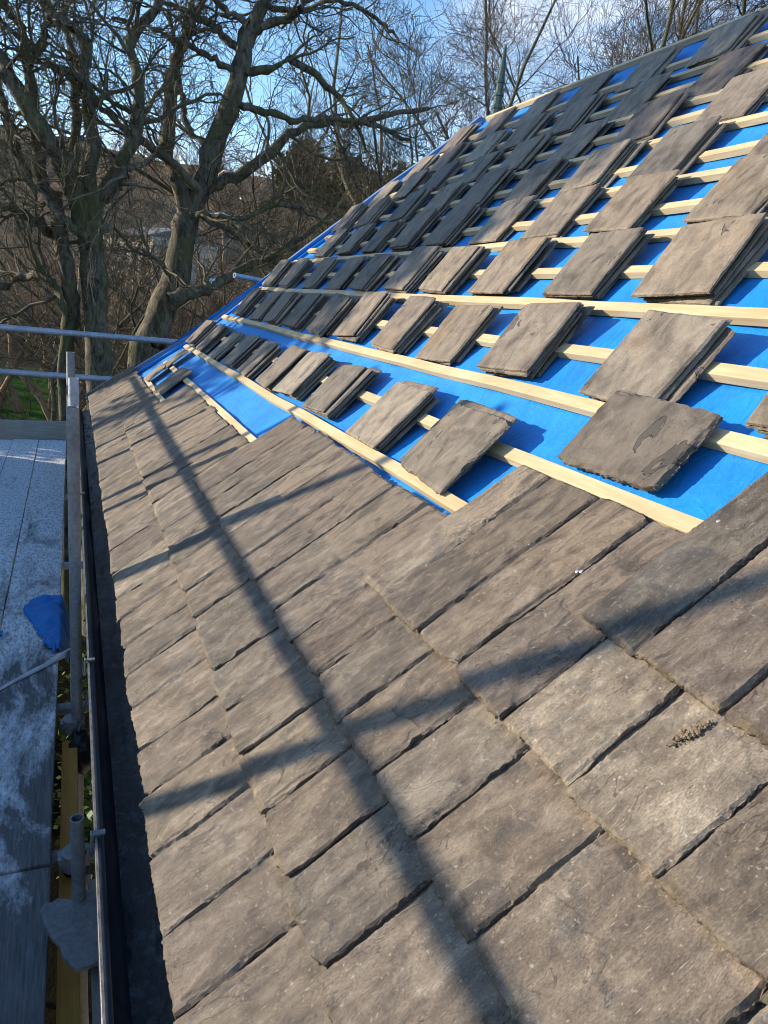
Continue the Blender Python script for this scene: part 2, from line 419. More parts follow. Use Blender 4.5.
# ------------------------------------------------------------------ slates
def slate_mesh(name, w, l, th, seed, res, mat, rag=1.0, clean_from=None, moss=False, clip=None):
    rs = np.random.RandomState(seed); sd = rs.randint(1, 90)
    nx, ny = max(6, int(w/res)), max(8, int(l/res))
    u = np.linspace(0, 1, nx+1); v = np.linspace(0, 1, ny+1)
    U, Vv = np.meshgrid(u, v)                 # rows = v
    yy = Vv*l; xx = U*w
    def edge(q, s, a, f):                     # ragged dressed edge: broad wander plus sharp nibbles
        e = vn(q*f, q*0+s, sd)*.55 + vn(q*f*3.3, q*0+s, sd+3)*.30 + vn(q*f*9, q*0+s, sd+5)*.22
        nib = np.clip(vn(q*f*2.2, q*0+s+7, sd+9)-.45, 0, 1)*1.6
        return a*(e - nib)
    skew = rs.uniform(-.012, .012)*rag
    dl = edge(yy, 1.3, .0048*rag, 10) ; dr = edge(yy, 2.7, .0065*rag, 10)
    dt = edge(xx, 4.1, .0042*rag, 14) + skew*(U-.5); dh = edge(xx, 6.9, .0060*rag, 12) - skew*(U-.5)
    # knocked-off corners
    for cx, cy, sg in ((0,0,1),(1,0,1),(0,1,-1),(1,1,-1)):
        if rs.rand() < .40*rag:
            a = rs.uniform(.012,.040); d = np.hypot((U-cx)*w, (Vv-cy)*l); k = np.clip(1-d/a, 0, 1)
            if cy == 0: dt = dt + k*a*.35*sg
            else: dh = dh - k*a*.45
    X = xx + (1-U)*(-dl) + U*dr; Y = yy + (1-Vv)*(-dt if False else dt) + Vv*dh
    Z = th + .0012*fbm(xx*9, yy*6, sd, 3) - .0016*rag*np.clip((fbm(xx*6.5, yy*3.6, sd+61, 4)-.18)/.03, 0, 1) + .00035*fbm(xx*60, yy*22, sd+2, 2)
    # split layers: the top skin stops short of the edges in steps
    dE = np.minimum.reduce([X+.000, (w-X), Y*1.0+.0, (l-Y)])
    f1 = .001 + .022*np.clip(fbm(xx*8+3, yy*5, sd+11, 2)-.30, 0, 1)*rag
    dR = (w - X); f2 = .002 + .040*np.clip(fbm(xx*3+9, yy*5, sd+21, 3)-.12, 0, 1)*rag
    drop = .26*th*np.clip((f1-dE)/.004, 0, 1) + .34*th*np.clip((f2-dR)/(.003+.5*f2), 0, 1)*(.8+.3*fbm(xx*40, yy*25, sd+51, 2)) + .22*th*(np.minimum(dE, dR) < .0025*(1+fbm(xx*30, yy*30, sd+41, 2)))
    # a shallow scab or crack on some
    sc = fbm(xx*8, yy*5, sd+31, 3); Z = Z - .0011*(sc > .62)
    Z = np.maximum(Z - drop, th*.30)
    Pt = np.stack([X, Y, Z], -1).reshape(-1, 3); W = nx+1
    idx = np.arange((nx+1)*(ny+1)).reshape(ny+1, nx+1)
    Q = np.stack([idx[:-1,:-1], idx[:-1,1:], idx[1:,1:], idx[1:,:-1]], -1).reshape(-1, 4)
    bd = np.concatenate([idx[0,:], idx[1:,-1], idx[-1,-2::-1], idx[-2:0:-1,0]])
    cen = np.array([w/2, l/2]); base = Pt[bd]; out = base[:, :2]-cen; out /= np.linalg.norm(out, axis=1)[:, None]
    rings = [bd]; V = [Pt]; nv = len(Pt)
    for k, fz in enumerate((.62, .30, .0)):
        j = rs.uniform(-.0022, .0026, len(bd))*rag + (.0008*k)
        r_ = base.copy(); r_[:, :2] += out*j[:, None]; r_[:, 2] = np.minimum(base[:, 2]*.97, th*fz)
        V.append(r_); rings.append(np.arange(nv, nv+len(bd))); nv += len(bd)
    Qs = [Q]
    for a, b in zip(rings[:-1], rings[1:]):
        Qs.append(np.stack([a, b, np.roll(b, -1), np.roll(a, -1)], -1))
    V.append(np.array([[w/2, l/2, 0.]])); c = nv
    last = rings[-1]
    V = np.concatenate(V); Qs = np.concatenate(Qs)
    if clip is not None: V = clip(V)
    me = bpy.data.meshes.new(name)
    tri = np.stack([np.roll(last, -1), last, np.full(len(last), c)], -1)
    nq, ntr = len(Qs), len(tri)
    me.vertices.add(len(V)); me.vertices.foreach_set('co', V.astype(np.float32).ravel())
    me.loops.add(nq*4+ntr*3); me.loops.foreach_set('vertex_index', np.concatenate([Qs.ravel(), tri.ravel()]).astype(np.int32))
    me.polygons.add(nq+ntr); me.polygons.foreach_set('loop_start', np.concatenate([np.arange(nq)*4, nq*4+np.arange(ntr)*3]).astype(np.int32))
    sm = np.zeros(nq+ntr, bool); me.polygons.foreach_set('use_smooth', sm)
    me.materials.append(mat); me.update(calc_edges=True)
    if clean_from is not None:
        a = me.attributes.new('clean', 'FLOAT', 'POINT'); val = np.zeros(len(V), np.float32)
        edge_ = clean_from + .012*fbm(V[:,0]*20, V[:,1]*6, sd, 3)
        val = np.clip((V[:,1]-edge_)/.006, 0, 1).astype(np.float32); a.data.foreach_set('value', val)
    if moss:
        a = me.attributes.new('moss', 'FLOAT', 'POINT')
        val = np.clip(1-V[:,1]/.012, 0, 1)*.9 + np.clip(1-(th-V[:,2])/.004, 0, 1)*0
        a.data.foreach_set('value', val.astype(np.float32))
    return me

def frame(s, t, n, tilt=0.0, rot=0.0, roll=0.0):
    """object matrix: x runs towards the camera along the eaves, y up the slope, z out of the roof"""
    uu, nn = (u2, n2) if t > TB else (u1, n1)
    a = np.array([0,-1.,0]); b = uu; c = nn
    b2 = b*math.cos(tilt) + c*math.sin(tilt); c2 = -b*math.sin(tilt) + c*math.cos(tilt)
    a3 = a*math.cos(rot) + b2*math.sin(rot); b3 = -a*math.sin(rot) + b2*math.cos(rot)
    a4 = a3*math.cos(roll) - c2*math.sin(roll); c4 = a3*math.sin(roll) + c2*math.cos(roll)
    p = P(s, t, n); M = Matrix.Identity(4)
    for i in range(3): M[i][0], M[i][1], M[i][2], M[i][3] = a4[i], b3[i], c4[i], p[i]
    return M

TAILS = [H and (H-.045)/math.tan(A1-slope_ray(m)) for m in (7.4, 2.85, 1.66, 1.023, .665)] + [.585]
JOINTS = [[(94+.135*(y-462), y) for y in (467,502,523,553,575,602,622,650,678,712,754,801,861,939,1023)],
          [(191,619),(211,673),(225,712),(238,757),(259,816),(284,882),(318,975)],
          [(275,608),(297,635),(318,673),(343,716),(377,771),(417,836),(475,936)],
          [(381,598),(415,632),(450,669),(500,719),(564,787),(652,880),(765,988)],
          [(492,566),(550,597),(643,657),(729,716)], []]
FAR = [7.36, 5.10, 3.085, 1.535, .945, .62]
LS, TH, GAUGE = .512, .0135, .2275
SLOPE = TH*1.08/GAUGE
slates = []
for k in range(6):
    rs = random.Random(50+k)
    js = sorted({round(unp(x, y, .045)[0], 3) for x, y in JOINTS[k]}, reverse=True)
    if k == 4: js = [.80, .615]
    if k == 5: js = [.46]
    js = [j for j in js if j < FAR[k]-.08]
    # widen over-narrow or over-wide gaps, then run on to both ends
    seq = [FAR[k]]
    first = js[0] if js else FAR[k]-.2
    while seq[-1]-first > .33: seq.append(seq[-1]-rs.uniform(.14,.24))
    for j in js:
        while seq[-1]-j > .36: seq.append(seq[-1]-(seq[-1]-j)*.5)
        if seq[-1]-j > .11: seq.append(j)
    while seq[-1] > -.75: seq.append(seq[-1]-rs.uniform(.17,.27))
    for i in range(len(seq)-1):
        s0, s1 = seq[i], seq[i+1]; w = s0-s1-rs.uniform(.004,.010)
        slates.append((k, s0-.002, w, rs.randint(1, 9999)))
SL_D = []
for k, s0, w, sd in slates:
    t = TAILS[k]; rs = random.Random(sd); d = np.linalg.norm(P(s0-w/2, t, .04)-UPV)
    SL_D.append((d if s0 > .15 else d+20, k, s0, w, sd))
SL_D.sort()
rest = MB(); M_list = []
rest_parts = []
for i, (d, k, s0, w, sd) in enumerate(SL_D):
    rs = random.Random(sd); t = TAILS[k] + rs.uniform(-.004,.004); L = LS + rs.uniform(-.008,.008)
    tk = TH*rs.uniform(.80,.97); d0 = min(d, 7)
    res = .0045 if d0 < 1.7 else (.007 if d0 < 2.6 else .012)
    tilt = -math.atan(SLOPE); nb = SLOPE*LS + .0015
    rot = rs.uniform(-.006,.006); roll = rs.uniform(-.004,.006)
    clip = None
    if k == 0 and s0 > 6.6:
        def clip(V, s0=s0, t=t):
            V = V.copy(); lim = np.array([hip(t+y)-.06 for y in V[:,1]]); x = s0-lim; V[:,0] = np.maximum(V[:,0], x); return V
    me = slate_mesh('slate', w, L, tk, sd, res, M_SL, 1.0 if rs.random() < .7 else 1.4, GAUGE+rs.uniform(-.02,.015), True, clip)
    M = frame(s0, t, nb, tilt, rot, roll)
    if t <= TB < t+L-.05 and False: pass
    if i < 99:
        add('slate', me, house, M)
    else:
        me.transform(M); rest_parts.append(me)
if rest_parts:
    bm = bmesh.new()
    for me in rest_parts: bm.from_mesh(me); bpy.data.meshes.remove(me)
    me = bpy.data.meshes.new('slate'); bm.to_mesh(me); bm.free(); me.materials.append(M_SL)
    o = add('slate', me, house); o['kind'] = 'stuff'
# doubled course at the eaves
bmj = bmesh.new(); s = 7.34; rs = random.Random(5)
while s > YNEAR+.3:
    w = rs.uniform(.2,.3); me = slate_mesh('under', w-.005, .30, TH*.85, rs.randint(1,999), .012, M_SL)
    me.transform(frame(s, TAILS[0]+.006+rs.uniform(-.004,.004), SLOPE*LS-TH*1.05, -math.atan(SLOPE))); bmj.from_mesh(me); bpy.data.meshes.remove(me); s -= w
me = bpy.data.meshes.new('eaves_course'); bmj.to_mesh(me); bmj.free(); me.materials.append(M_SL); add('eaves_course', me, house)

# pale clout nails standing in the open slates
M_NAIL = metal_mat('nail_head', (.45,.47,.48), (.62,.64,.65), .4, .6)
for x, y in ((484,517),(494,522),(528,544),(581,571),(591,576),(718,521),(577,571)):
    n = .0235; s, t = unp(x, y, n); mb = MB(); p = P(s, t, n); mb.lathe(p - n1*.003, [(.0042,0),(.0042,.0026),(.0030,.0034)], 10, axis=n1)
    mb.build('nail', M_NAIL, house)

# ------------------------------------------------------------------ loose slates in stacks on the battens
TEMPL = [slate_mesh('loose_slate', .272+.012*(i % 3-1), .266+.012*((i*2) % 3-1), .0082, 300+i*7, .006, M_SS, .38) for i in range(12)]
ORD = ['first','second','third','fourth','fifth','sixth','seventh','eighth','ninth','tenth','eleventh','twelfth','thirteenth','fourteenth','fifteenth']
meas = {0: [(201,352),(214,360),(227,370),(245,382),(265,390),(294,405),(335,430)],
        1: [(239.5,318),(254,323),(272,328),(294,334),(321.5,339),(355,350),(394,362),(461,372),(564,392),(730,430)],
        2: [(275,283),(291,287),(312,289),(336,292),(370,293),(404,295),(451,297),(524,297),(614,302),(762,303)],
        3: [(327,255),(349,254),(376,253),(408,251),(449,247.5),(501,242),(569,232),(666,225)],
        4: [(354,223),(383,220),(409,216.5),(444,212),(491,202),(539,200),(609,185)]}
rows = []
for r in range(8):
    b0 = BT[BT_A + 2*r] if BT_A + 2*r < len(BT) else None
    if b0 is None: break
    tt = b0 + .022
    if r in meas:
        ss = [unp(x, y, .052)[0] for x, y in meas[r]]
        while ss[0] + .56 < hip(b0+.25) - .12: ss.insert(0, ss[0]+.56)
        ss = [q for q in ss if q < hip(b0+.26)-.06]
        while ss[-1] > .9 and r > 0: ss.append(ss[-1]-.55)
    else:
        q = hip(b0+.26)-.10; ss = []
        while q > .6: ss.append(q); q -= RND.uniform(.50,.56)
    rows.append((tt, ss))
ROWN = ['lowest row of loose stacks','second row of loose stacks','third row of loose stacks','fourth row of loose stacks','fifth row of loose stacks',
        'sixth row of loose stacks','seventh row of loose stacks','topmost row under the ridge']
def in_frame(p, mx=60):
    c = RC.T @ (np.asarray(p)-UPV)
    if c[2] > -.05: return False
    x, y = CX + F*c[0]/-c[2], CY - F*c[1]/-c[2]
    return -mx < x < 768+mx*3 and -mx < y < 1024+mx
pile = []
for r, (tt, ss) in enumerate(rows):
    last = r == len(rows)-1
    for i, s in enumerate(ss):
        if not in_frame(P(s-.1, tt+.15)): continue
        rs = random.Random(1000*r+i)
        n = rs.choice((3,4,5,5,5)) if r < 3 else rs.choice((3,4,4,5) if r < 5 else (3,3,4,4))
        if r == 0 and i >= len(ss)-1: n = 4
        rot0 = rs.uniform(-.05,.075); tilt0 = rad(7.0 if r < 3 else 5.8)+rs.uniform(-.015,.02)
        for j in range(n):
            tilt = tilt0 + rad(.8)*j*.5 + rs.uniform(0,.004)
            M = frame(s + .004*j + rs.uniform(-.010,.008) - .004, tt + rs.uniform(-.003,.010) + (n-1-j)*.0055*(.5+rs.random()), -.024 + .0114*j, tilt, rot0 + rs.uniform(-.045,.045), rs.uniform(-.004,.004))
            pos = ['top slate','second slate down','third slate down','fourth slate down','bottom slate'][n-1-j] if n-1-j < n-1 else 'bottom slate'
            M = M @ Matrix.Diagonal((.95, 1.06, 1, 1) if r >= 3 else (1, 1.05, 1, 1))
            lab = '%s of %s stack from the hip edge, %s' % (pos, ORD[i], ROWN[r])
            pile.append((np.linalg.norm(P(s, tt)-UPV) + (0 if j == n-1 else .8), TEMPL[rs.randrange(12)], M, lab))
# single slates lying about
singles = [((396,462),(441,490),(456,400), .075, 'top slate of the slewed pair at the near end of the lowest stacks', .020),
           ((402,461),(447,489),(462,397), .075, 'under slate of the slewed pair at the near end of the lowest stacks', .006)]
def quad_slate(q, n_tail, n_head, th, seed, res=.005):
    """single loose slate from three picture corners: tail left, tail right, head left"""
    s0, t0 = unp(*q[0], n_tail); s1, t1 = unp(*q[1], n_tail); s2, t2 = unp(*q[2], n_head)
    p0, p1, p2 = P(s0,t0,n_tail-th), P(s1,t1,n_tail-th), P(s2,t2,n_head-th)
    a = p1-p0; w = np.linalg.norm(a); a /= w; b = p2-p0; b -= a*(a@b); l = np.linalg.norm(b); b /= l; c = np.cross(a, b)
    me = slate_mesh('loose_slate', w, l, th, seed, res, M_SS, 1.0)
    M = Matrix.Identity(4)
    for i in range(3): M[i][0], M[i][1], M[i][2], M[i][3] = a[i], b[i], c[i], p0[i]
    return me, M
sing = [(quad_slate([(396,462),(441,490),(456,401)], .022, .055, .012, 811), 'top slate of the slewed pair at the near end of the lowest loose row'),
        (quad_slate([(400,458),(447,486),(463,398)], .008, .042, .011, 812), 'under slate of the slewed pair at the near end of the lowest loose row'),
        (quad_slate([(556,455),(651,491),(629,391)], .016, .040, .016, 813), 'big single slate lying alone across two battens beside the bare membrane'),
        (quad_slate([(153,388),(162,393),(177,365)], .016, .020, .010, 814, .01), 'small dark slate lying alone on bare membrane at the far hip'),
        (quad_slate([(143,378),(147,381),(163,364)], .020, .030, .010, 815, .01), 'narrow dark slate against the hip board, lower of two'),
        (quad_slate([(160,366),(164,369),(180,347)], .020, .030, .010, 816, .01), 'narrow dark slate against the hip board, upper of two')]
pile.sort(key=lambda q: q[0])
NIND = 300 - len(sing)
GRP = 'loose slates stacked on the battens'
for d, me, M, lab in pile[:NIND]:
    o = add('loose_slate', me, None, M); tag(o, lab, 'slate', GRP)
for (me, M), lab in sing:
    o = add('loose_slate', me, None, M); tag(o, lab, 'slate', 'single loose slates')
    if lab.startswith('big'): o.color = (.52,.51,.52,1)
if len(pile) > NIND:
    bm = bmesh.new()
    for d, me, M, lab in pile[NIND:]:
        m2 = me.copy(); m2.transform(M); bm.from_mesh(m2); bpy.data.meshes.remove(m2)
    me = bpy.data.meshes.new('loose_slates'); bm.to_mesh(me); bm.free(); me.materials.append(M_SS)
    tag(add('loose_slates', me), 'remaining loose slates under the farthest stacks near the ridge', 'slates', kind='stuff')

bm = bmesh.new(); rs = random.Random(12)
for i in range(150):
    u = rs.triangular(-1, 1, .3); s, t = unp(690+25*u+rs.gauss(0,2.5), 731-13*u+rs.gauss(0,2.6), .0395); p = P(s, t, .0365)
    r = bmesh.ops.create_icosphere(bm, subdivisions=1, radius=.0007+.0036*rs.random()**3)
    k = [rs.uniform(.6,1.5) for _ in range(3)]
    for v_ in r['verts']: v_.co = Vector((v_.co.x*k[0], v_.co.y*k[1], v_.co.z*k[2]*.7))*rs.uniform(.75,1.2) + Vector(tuple(p))
me = bpy.data.meshes.new('mortar_crumbs'); bm.to_mesh(me); bm.free(); me.materials.append(plain_noise('mortar', (.14,.10,.06), (.30,.22,.14), 90))
tag(add('mortar_crumbs', me), 'little line of brown mortar crumbs lying on a laid slate at lower right', 'mortar crumbs', kind='stuff')

# ------------------------------------------------------------------ gutter
LIPX, LIPZ = .032, CAMZ-1.165
prof = []
for i in range(13):
    a = math.pi + math.pi*i/12; prof.append((LIPX+.068+.068*math.cos(a), LIPZ+.075*math.sin(a)))
prof = [(LIPX-.012, LIPZ-.010), (LIPX-.012, LIPZ+.002)] + prof + [(LIPX+.136, LIPZ+.03)]
ys = np.linspace(YNEAR, 7.5, 60); V = []
for y in ys:
    for x, z in prof: V.append((x + .004*float(vn(y*.8, 2, 3)), y, z + .004*float(vn(y*.6, 5, 1))))
W = len(prof); Fs = [(j*W+i, (j+1)*W+i, (j+1)*W+i+1, j*W+i+1) for j in range(len(ys)-1) for i in range(W-1)]
gut = add('gutter', mesh_from('gutter', V, Fs, M_GUT, True), house); sm = gut.modifiers.new('wall', 'SOLIDIFY'); sm.thickness = .004
V = []
for y in np.linspace(YNEAR, 7.48, 420):
    for i in range(9):
        u = i/8; V.append((LIPX+.036+u*.096, y, LIPZ-.050+.03*u*u + .009*float(fbm(u*3, y*6, 4, 4))))
rim = MB(); rim.box(LIPX-.0115, LIPX-.0070, YNEAR, 7.49, LIPZ+.004, LIPZ+.0075); rim.build('rim', M_LIP, gut).location = (0,0,0)
Fs = [(j*9+i, (j+1)*9+i, (j+1)*9+i+1, j*9+i+1) for j in range(419) for i in range(8)]
o = add('silt', mesh_from('silt', V, Fs, M_DIRT, True), gut); o.location = (0,0,0); o['kind'] = 'stuff'
for y in (atz(101,837,-1.165)[1], atz(91,663,-1.165)[1], 4.2, .7):
    mb = MB(); mb.box(LIPX-.018, LIPX+.010, y-.007, y+.007, LIPZ+.010, LIPZ+.015); mb.box(LIPX-.021, LIPX-.0165, y-.008, y+.008, LIPZ-.03, LIPZ+.016)
    b = mb.build('bracket', M_LIP, gut, bevel=.001); b.location = (0,0,0)

# ------------------------------------------------------------------ scaffold
SUN_AZ, SUN_EL = rad(-32.5), rad(16.0)         # direction the light travels on plan, and its height
sdir = np.array([math.cos(SUN_EL)*math.cos(SUN_AZ), math.cos(SUN_EL)*math.sin(SUN_AZ), -math.sin(SUN_EL)])
DZ = CAMZ-1.67
scaf = empty('scaffold', (-.6, 4.0, 0)); tag(scaf, 'tube scaffold with galvanised guard rails and standards along the gutter', 'scaffold')
def tube(name, p, q, r=.0242, mat=None, n=18): mb = MB(); mb.tube(p, q, r, n, .0035); return mb.build(name, mat or M_TUBE, scaf, smooth=True)
def coupler(p, ax, parent_name='coupler'):
    mb = MB(); p = np.array(p); ax = np.array(ax, float); mb.tube(p-ax*.03, p+ax*.03, .036, 14); mb.frame_box(p+[-.045,-.02,-.02], (.09,0,0), (0,.04,0), (0,0,.04)); mb.build(parent_name, M_TUBED, scaf, bevel=.002)
# standards seen in the photo
q = at(72, 407, 2.75)+UPV; tube('standard', (q[0]-.045, 2.75, 0), (q[0]+.002, 2.75, q[2]), .0215, M_TUBED)
q = at(70.5, 352, 4.6)+UPV; tube('standard', (q[0]-.06, 4.6, 0), (q[0], 4.6, q[2]), .0245, M_TUBED)  # darker tube material stands in for the shade on this standard
q = at(73.5, 378, 3.6)+UPV; tube('standard', (q[0]-.055, 3.6, 0), (q[0], 3.6, q[2]), .0235)
p = at(77, 818, 1.70)+UPV; pz = p[2]
tube('standard', (p[0]-.004, p[1]+.03, 0), (p[0], p[1], pz), .0175, M_TUBED)
# end rails beyond the hip
for (xa, ya), (xb, yb) in (((-60,322),(175,342)), ((-60,367),(119,380))):
    a, b = at(xa, ya, 8.4)+UPV, at(xb, yb, 8.4)+UPV; d = (b-a)/np.linalg.norm(b-a); tube('guard_rail', a-d*.6, b+d*1.5, .031)
a = at(-20,322,8.4)+UPV
for yy in (8.45,): tube('standard', (-1.08, yy, 0), (-1.08, yy, DZ+1.6), .0245)
p_ = at(268,283,7.6)+UPV; tube('guard_rail', p_ + np.array([-.35,.0,.04]), p_ + np.array([1.0,.5,-.05]), .0242)
# outer guard rail and standards that throw their shadow across the slates
OX = -1.06
pr = P(1.0, -.135, .045); k = (pr[0]-OX)/sdir[0]; railz = pr[2]-sdir[2]*k
tube('guard_rail', (OX, -3, railz), (OX, 7.9, railz), .030)
ev = P(0, -.555, .045); dy = -(ev[0]-OX)*sdir[1]/sdir[0]
for s in (1.36, 2.66, 3.75, 5.0, 0.05): tube('standard', (OX-.05, s+dy, 0), (OX-.05, s+dy, CAMZ+.55), .0275)
# ledgers and transoms below the deck
led = atz(70, 900, -1.80); mb = MB(); mb.box(led[0]-.030, led[0]+.026, -1, 2.70, CAMZ-1.86, CAMZ-1.76); mb.build('ledger', M_YEL, scaf, bevel=.003)
for (x, y) in ((80,708),(90,853),(90,700)):
    q = atz(x, y, -1.74)
    if y != 700: tube('transom', (-1.2, q[1], CAMZ-1.735), (.25, q[1], CAMZ-1.735), .0242, M_TUBED)
q = atz(76, 858, -1.70); coupler((q[0]-.006, q[1], CAMZ-1.70), (0,0,1)); coupler((q[0]-.004, q[1]+.02, CAMZ-1.79), (0,0,1))
q = atz(72, 690, -1.64); coupler((q[0], 2.75, CAMZ-1.72), (0,0,1))
for y in (4.6, 6.2, 7.7): tube('transom', (-1.2, y, CAMZ-1.735), (.2, y, CAMZ-1.735))
M_TOE = wood_mat('pale_toe_board', (.30,.27,.22), (.46,.42,.35), axis='X')
# toe board at the far end; unseen solid sheets added on the outer side to shade the deck
tb = atz(30, 440, -1.67); mb = MB(); mb.box(-1.2, -.085, 8.25, 8.29, DZ-.03, DZ+.20); mb.build('toe_board', M_TOE, scaf, bevel=.003)
for i in range(4):
    mb = MB(); mb.box(-1.135, -1.117, -2.0+2.44*i, .43+2.44*i, DZ-.05, DZ+.80); mb.build('shade_panel', M_OLDW, scaf)
# boards
def board(x0, x1, y0, y1, z, seed):
    ny = max(8, int((y1-y0)/.06)); V = []; pr = [(x0,-.036),(x0,-.002),(x0+.003,0),((x0+x1)/2,.0015),(x1-.003,0),(x1,-.002),(x1,-.036)]
    for j in range(ny+1):
        y = y0+(y1-y0)*j/ny
        for i, (x, zz) in enumerate(pr): V.append((x+.0025*float(vn(y*3, i*0+seed, 2)), y, z+zz+.003*float(vn(y*1.1, seed, 6))))
    W = len(pr); Fs = [(j*W+i, (j+1)*W+i, (j+1)*W+(i+1)%W, j*W+(i+1)%W) for j in range(ny) for i in range(W)] + [tuple(range(W)), tuple(range(ny*W+W-1, ny*W-1, -1))]
    return add('scaffold_board', mesh_from('scaffold_board', V, [f[::-1] for f in Fs], M_DECK))
cols = [(-.095, -.355), (-.362, -.60), (-.607, -.85), (-.857, -1.10)]
CN = ['beside the gutter', 'second in from the gutter', 'third in from the gutter', 'outermost from the gutter']
LN = ['far, whitest length of frosty board', 'middle length of frosty board under the far rails', 'near length of frosty grey board']
for i, (b, a) in enumerate(cols):
    for j, (y0, y1) in enumerate(((3.78+.05*i, 8.24), (1.93-.03*i, 3.772+.05*i), (-1.8, 1.922-.03*i))):
        o = board(a, b, y0, y1, DZ + .004*((i+j) % 2), i*3+j)
        lab = ['far snow-whitened scaffold board, %s', 'middle scaffold board in front of the blue scrap, %s', 'nearest dark frost-flecked scaffold board, %s'][j] % CN[i]
        tag(o, lab, 'scaffold board', 'frosty scaffold boards')

# ------------------------------------------------------------------ bits on and by the deck
def sheet(name, nx, ny, fn, mat, th=.0015):
    V = [fn(i/nx, j/ny) for j in range(ny+1) for i in range(nx+1)]; W = nx+1
    Fs = [(j*W+i, j*W+i+1, (j+1)*W+i+1, (j+1)*W+i) for j in range(ny) for i in range(nx)]
    o = add(name, mesh_from(name, V, Fs, mat, True)); m = o.modifiers.new('thick', 'SOLIDIFY'); m.thickness = th; return o
def scrap(u, v):
    y = 3.28+.66*v + .035*float(vn(u*5, 1, 7)); jag = .012*float(vn(v*6, 2, 3)) + .016*float(vn(v*31, 4, 6))
    w0 = .17-.20*abs(v-.80) + jag
    x = -.10-w0*(1-u*2.6); z = DZ+.012+.02*abs(float(fbm(u*3, v*4, 8, 3)))
    if x > -.088: z -= (x+.088)*1.7; x = -.088+(x+.088)*.42 + .012*float(vn(v*8, u*3, 2))
    return (x, y, z)
tag(sheet('membrane_scrap', 26, 48, scrap, M_MEM), 'crumpled scrap of bright blue membrane hanging over the deck edge', 'membrane scrap')
def scrap2(u, v):
    return (-.62+.28*v, 3.50+.05*u+.03*float(vn(v*3,1,2)), DZ+.012+.008*abs(float(fbm(u*3, v*5, 18, 3))))
tag(sheet('membrane_scrap', 8, 26, scrap2, M_MEM), 'thin sliver of blue membrane lying on frosty boards at the photo edge', 'membrane scrap')
def strip(u, v):
    a, b = np.array([-.36, 2.93]), np.array([-.045, 3.27]); c = a+(b-a)*v; w = .012+.035*v**1.5; ang = u*math.pi
    return (c[0]+.4*w*math.cos(ang)+.006*float(vn(v*9,1,1)), c[1]+w*math.cos(ang), DZ+.008+.9*w*math.sin(ang)*(.6+.4*float(vn(v*7,u*2,5))))
tag(sheet('torn_strip', 10, 40, strip, M_WHITE), 'torn white strip of membrane backing curled on the frosty deck', 'torn strip')

# broken slate bridging deck and gutter
pts = [(40,915),(44,908),(52,906),(58,902),(71,903),(80,896),(88,893),(99,895),(103,912),(107,930),(108,966),(97,966),(88,970),(76,973),(71,968),(62,959),(60,949),(52,942),(45,930)]
zz = -1.615; bm = bmesh.new(); vs = [bm.verts.new(tuple(atz(x, y, zz)+UPV)) for x, y in pts]; f = bm.faces.new(vs); f.normal_update()
if f.normal.z < 0: f.normal_flip()
r = bmesh.ops.extrude_face_region(bm, geom=[f]); bmesh.ops.translate(bm, vec=(0,0,.014), verts=[v for v in r['geom'] if isinstance(v, bmesh.types.BMVert)])
bmesh.ops.recalc_face_normals(bm, faces=bm.faces); me = bpy.data.meshes.new('broken_slate'); bm.to_mesh(me); bm.free(); me.materials.append(plain_noise('grey_slate', (.15,.152,.155), (.24,.242,.245), 70, .7, .2, .0008, (.35,.65)))
o = add('broken_slate', me); tag(o, 'broken grey slate bridging the gap between deck and gutter', 'slate'); m = o.modifiers.new('b', 'BEVEL'); m.width = .0012
ql = atz(90, 885, -1.66); qr = atz(114, 1015, -1.66); mb = MB(); mb.box(ql[0]-.004, ql[0]+.055, -.2, ql[1], CAMZ-1.665, CAMZ-1.640)
tag(mb.build('timber_offcut', M_OLDW, bevel=.003), 'grey plank offcut under the broken slate in the gap', 'plank')
q = atz(76, 735, -1.74)
bm = bmesh.new(); bmesh.ops.create_icosphere(bm, subdivisions=4, radius=1)
for v in bm.verts:
    d = 1+.16*float(fbm(v.co.x*2.2+5, v.co.y*2.2+v.co.z*1.7, 3, 3)); k = 1 if v.co.z < 0 else .75
    v.co = Vector((q[0]+.012+v.co.x*.055*d*(1-.25*v.co.z), q[1]+v.co.y*.10*d, CAMZ-1.80+v.co.z*.09*d*k))
me = bpy.data.meshes.new('rubble_bag'); bm.to_mesh(me); bm.free(); me.materials.append(M_BLACK); me.polygons.foreach_set('use_smooth', [True]*len(me.polygons))
bag = add('plastic_bag', me); tag(bag, 'black plastic bag hung in the gap beside the gutter', 'bag')
sp = MB(); sp.tube((q[0]+.05, q[1]+.12, CAMZ-1.62), (q[0]+.01, q[1], CAMZ-1.725), .004, 8); st = sp.build('strap', M_OLDW, bag); st.location = (0,0,0)

# ------------------------------------------------------------------ vegetation
def tubes(P_, R_, sides):
    N, K, _ = P_.shape
    d = P_[:, -1]-P_[:, 0]; d /= np.maximum(np.linalg.norm(d, axis=1, keepdims=True), 1e-6)
    ref = np.where(np.abs(d[:, 2:3]) < .9, np.array([[0,0,1.]]), np.array([[1.,0,0]]))
    a = np.cross(d, ref); a /= np.linalg.norm(a, axis=1, keepdims=True); b = np.cross(d, a)
    A = np.linspace(0, 2*math.pi, sides, endpoint=False)
    ring = np.cos(A)[None,:,None]*a[:,None] + np.sin(A)[None,:,None]*b[:,None]       # N,S,3
    V = P_[:,:,None,:] + R_[:,:,None,None]*ring[:,None]
    idx = np.arange(N*K*sides).reshape(N, K, sides)
    Q = np.stack([idx[:,:-1], np.roll(idx, -1, 2)[:,:-1], np.roll(idx, -1, 2)[:,1:], idx[:,1:]], -1).reshape(-1, 4)
    return V.reshape(-1, 3), Q
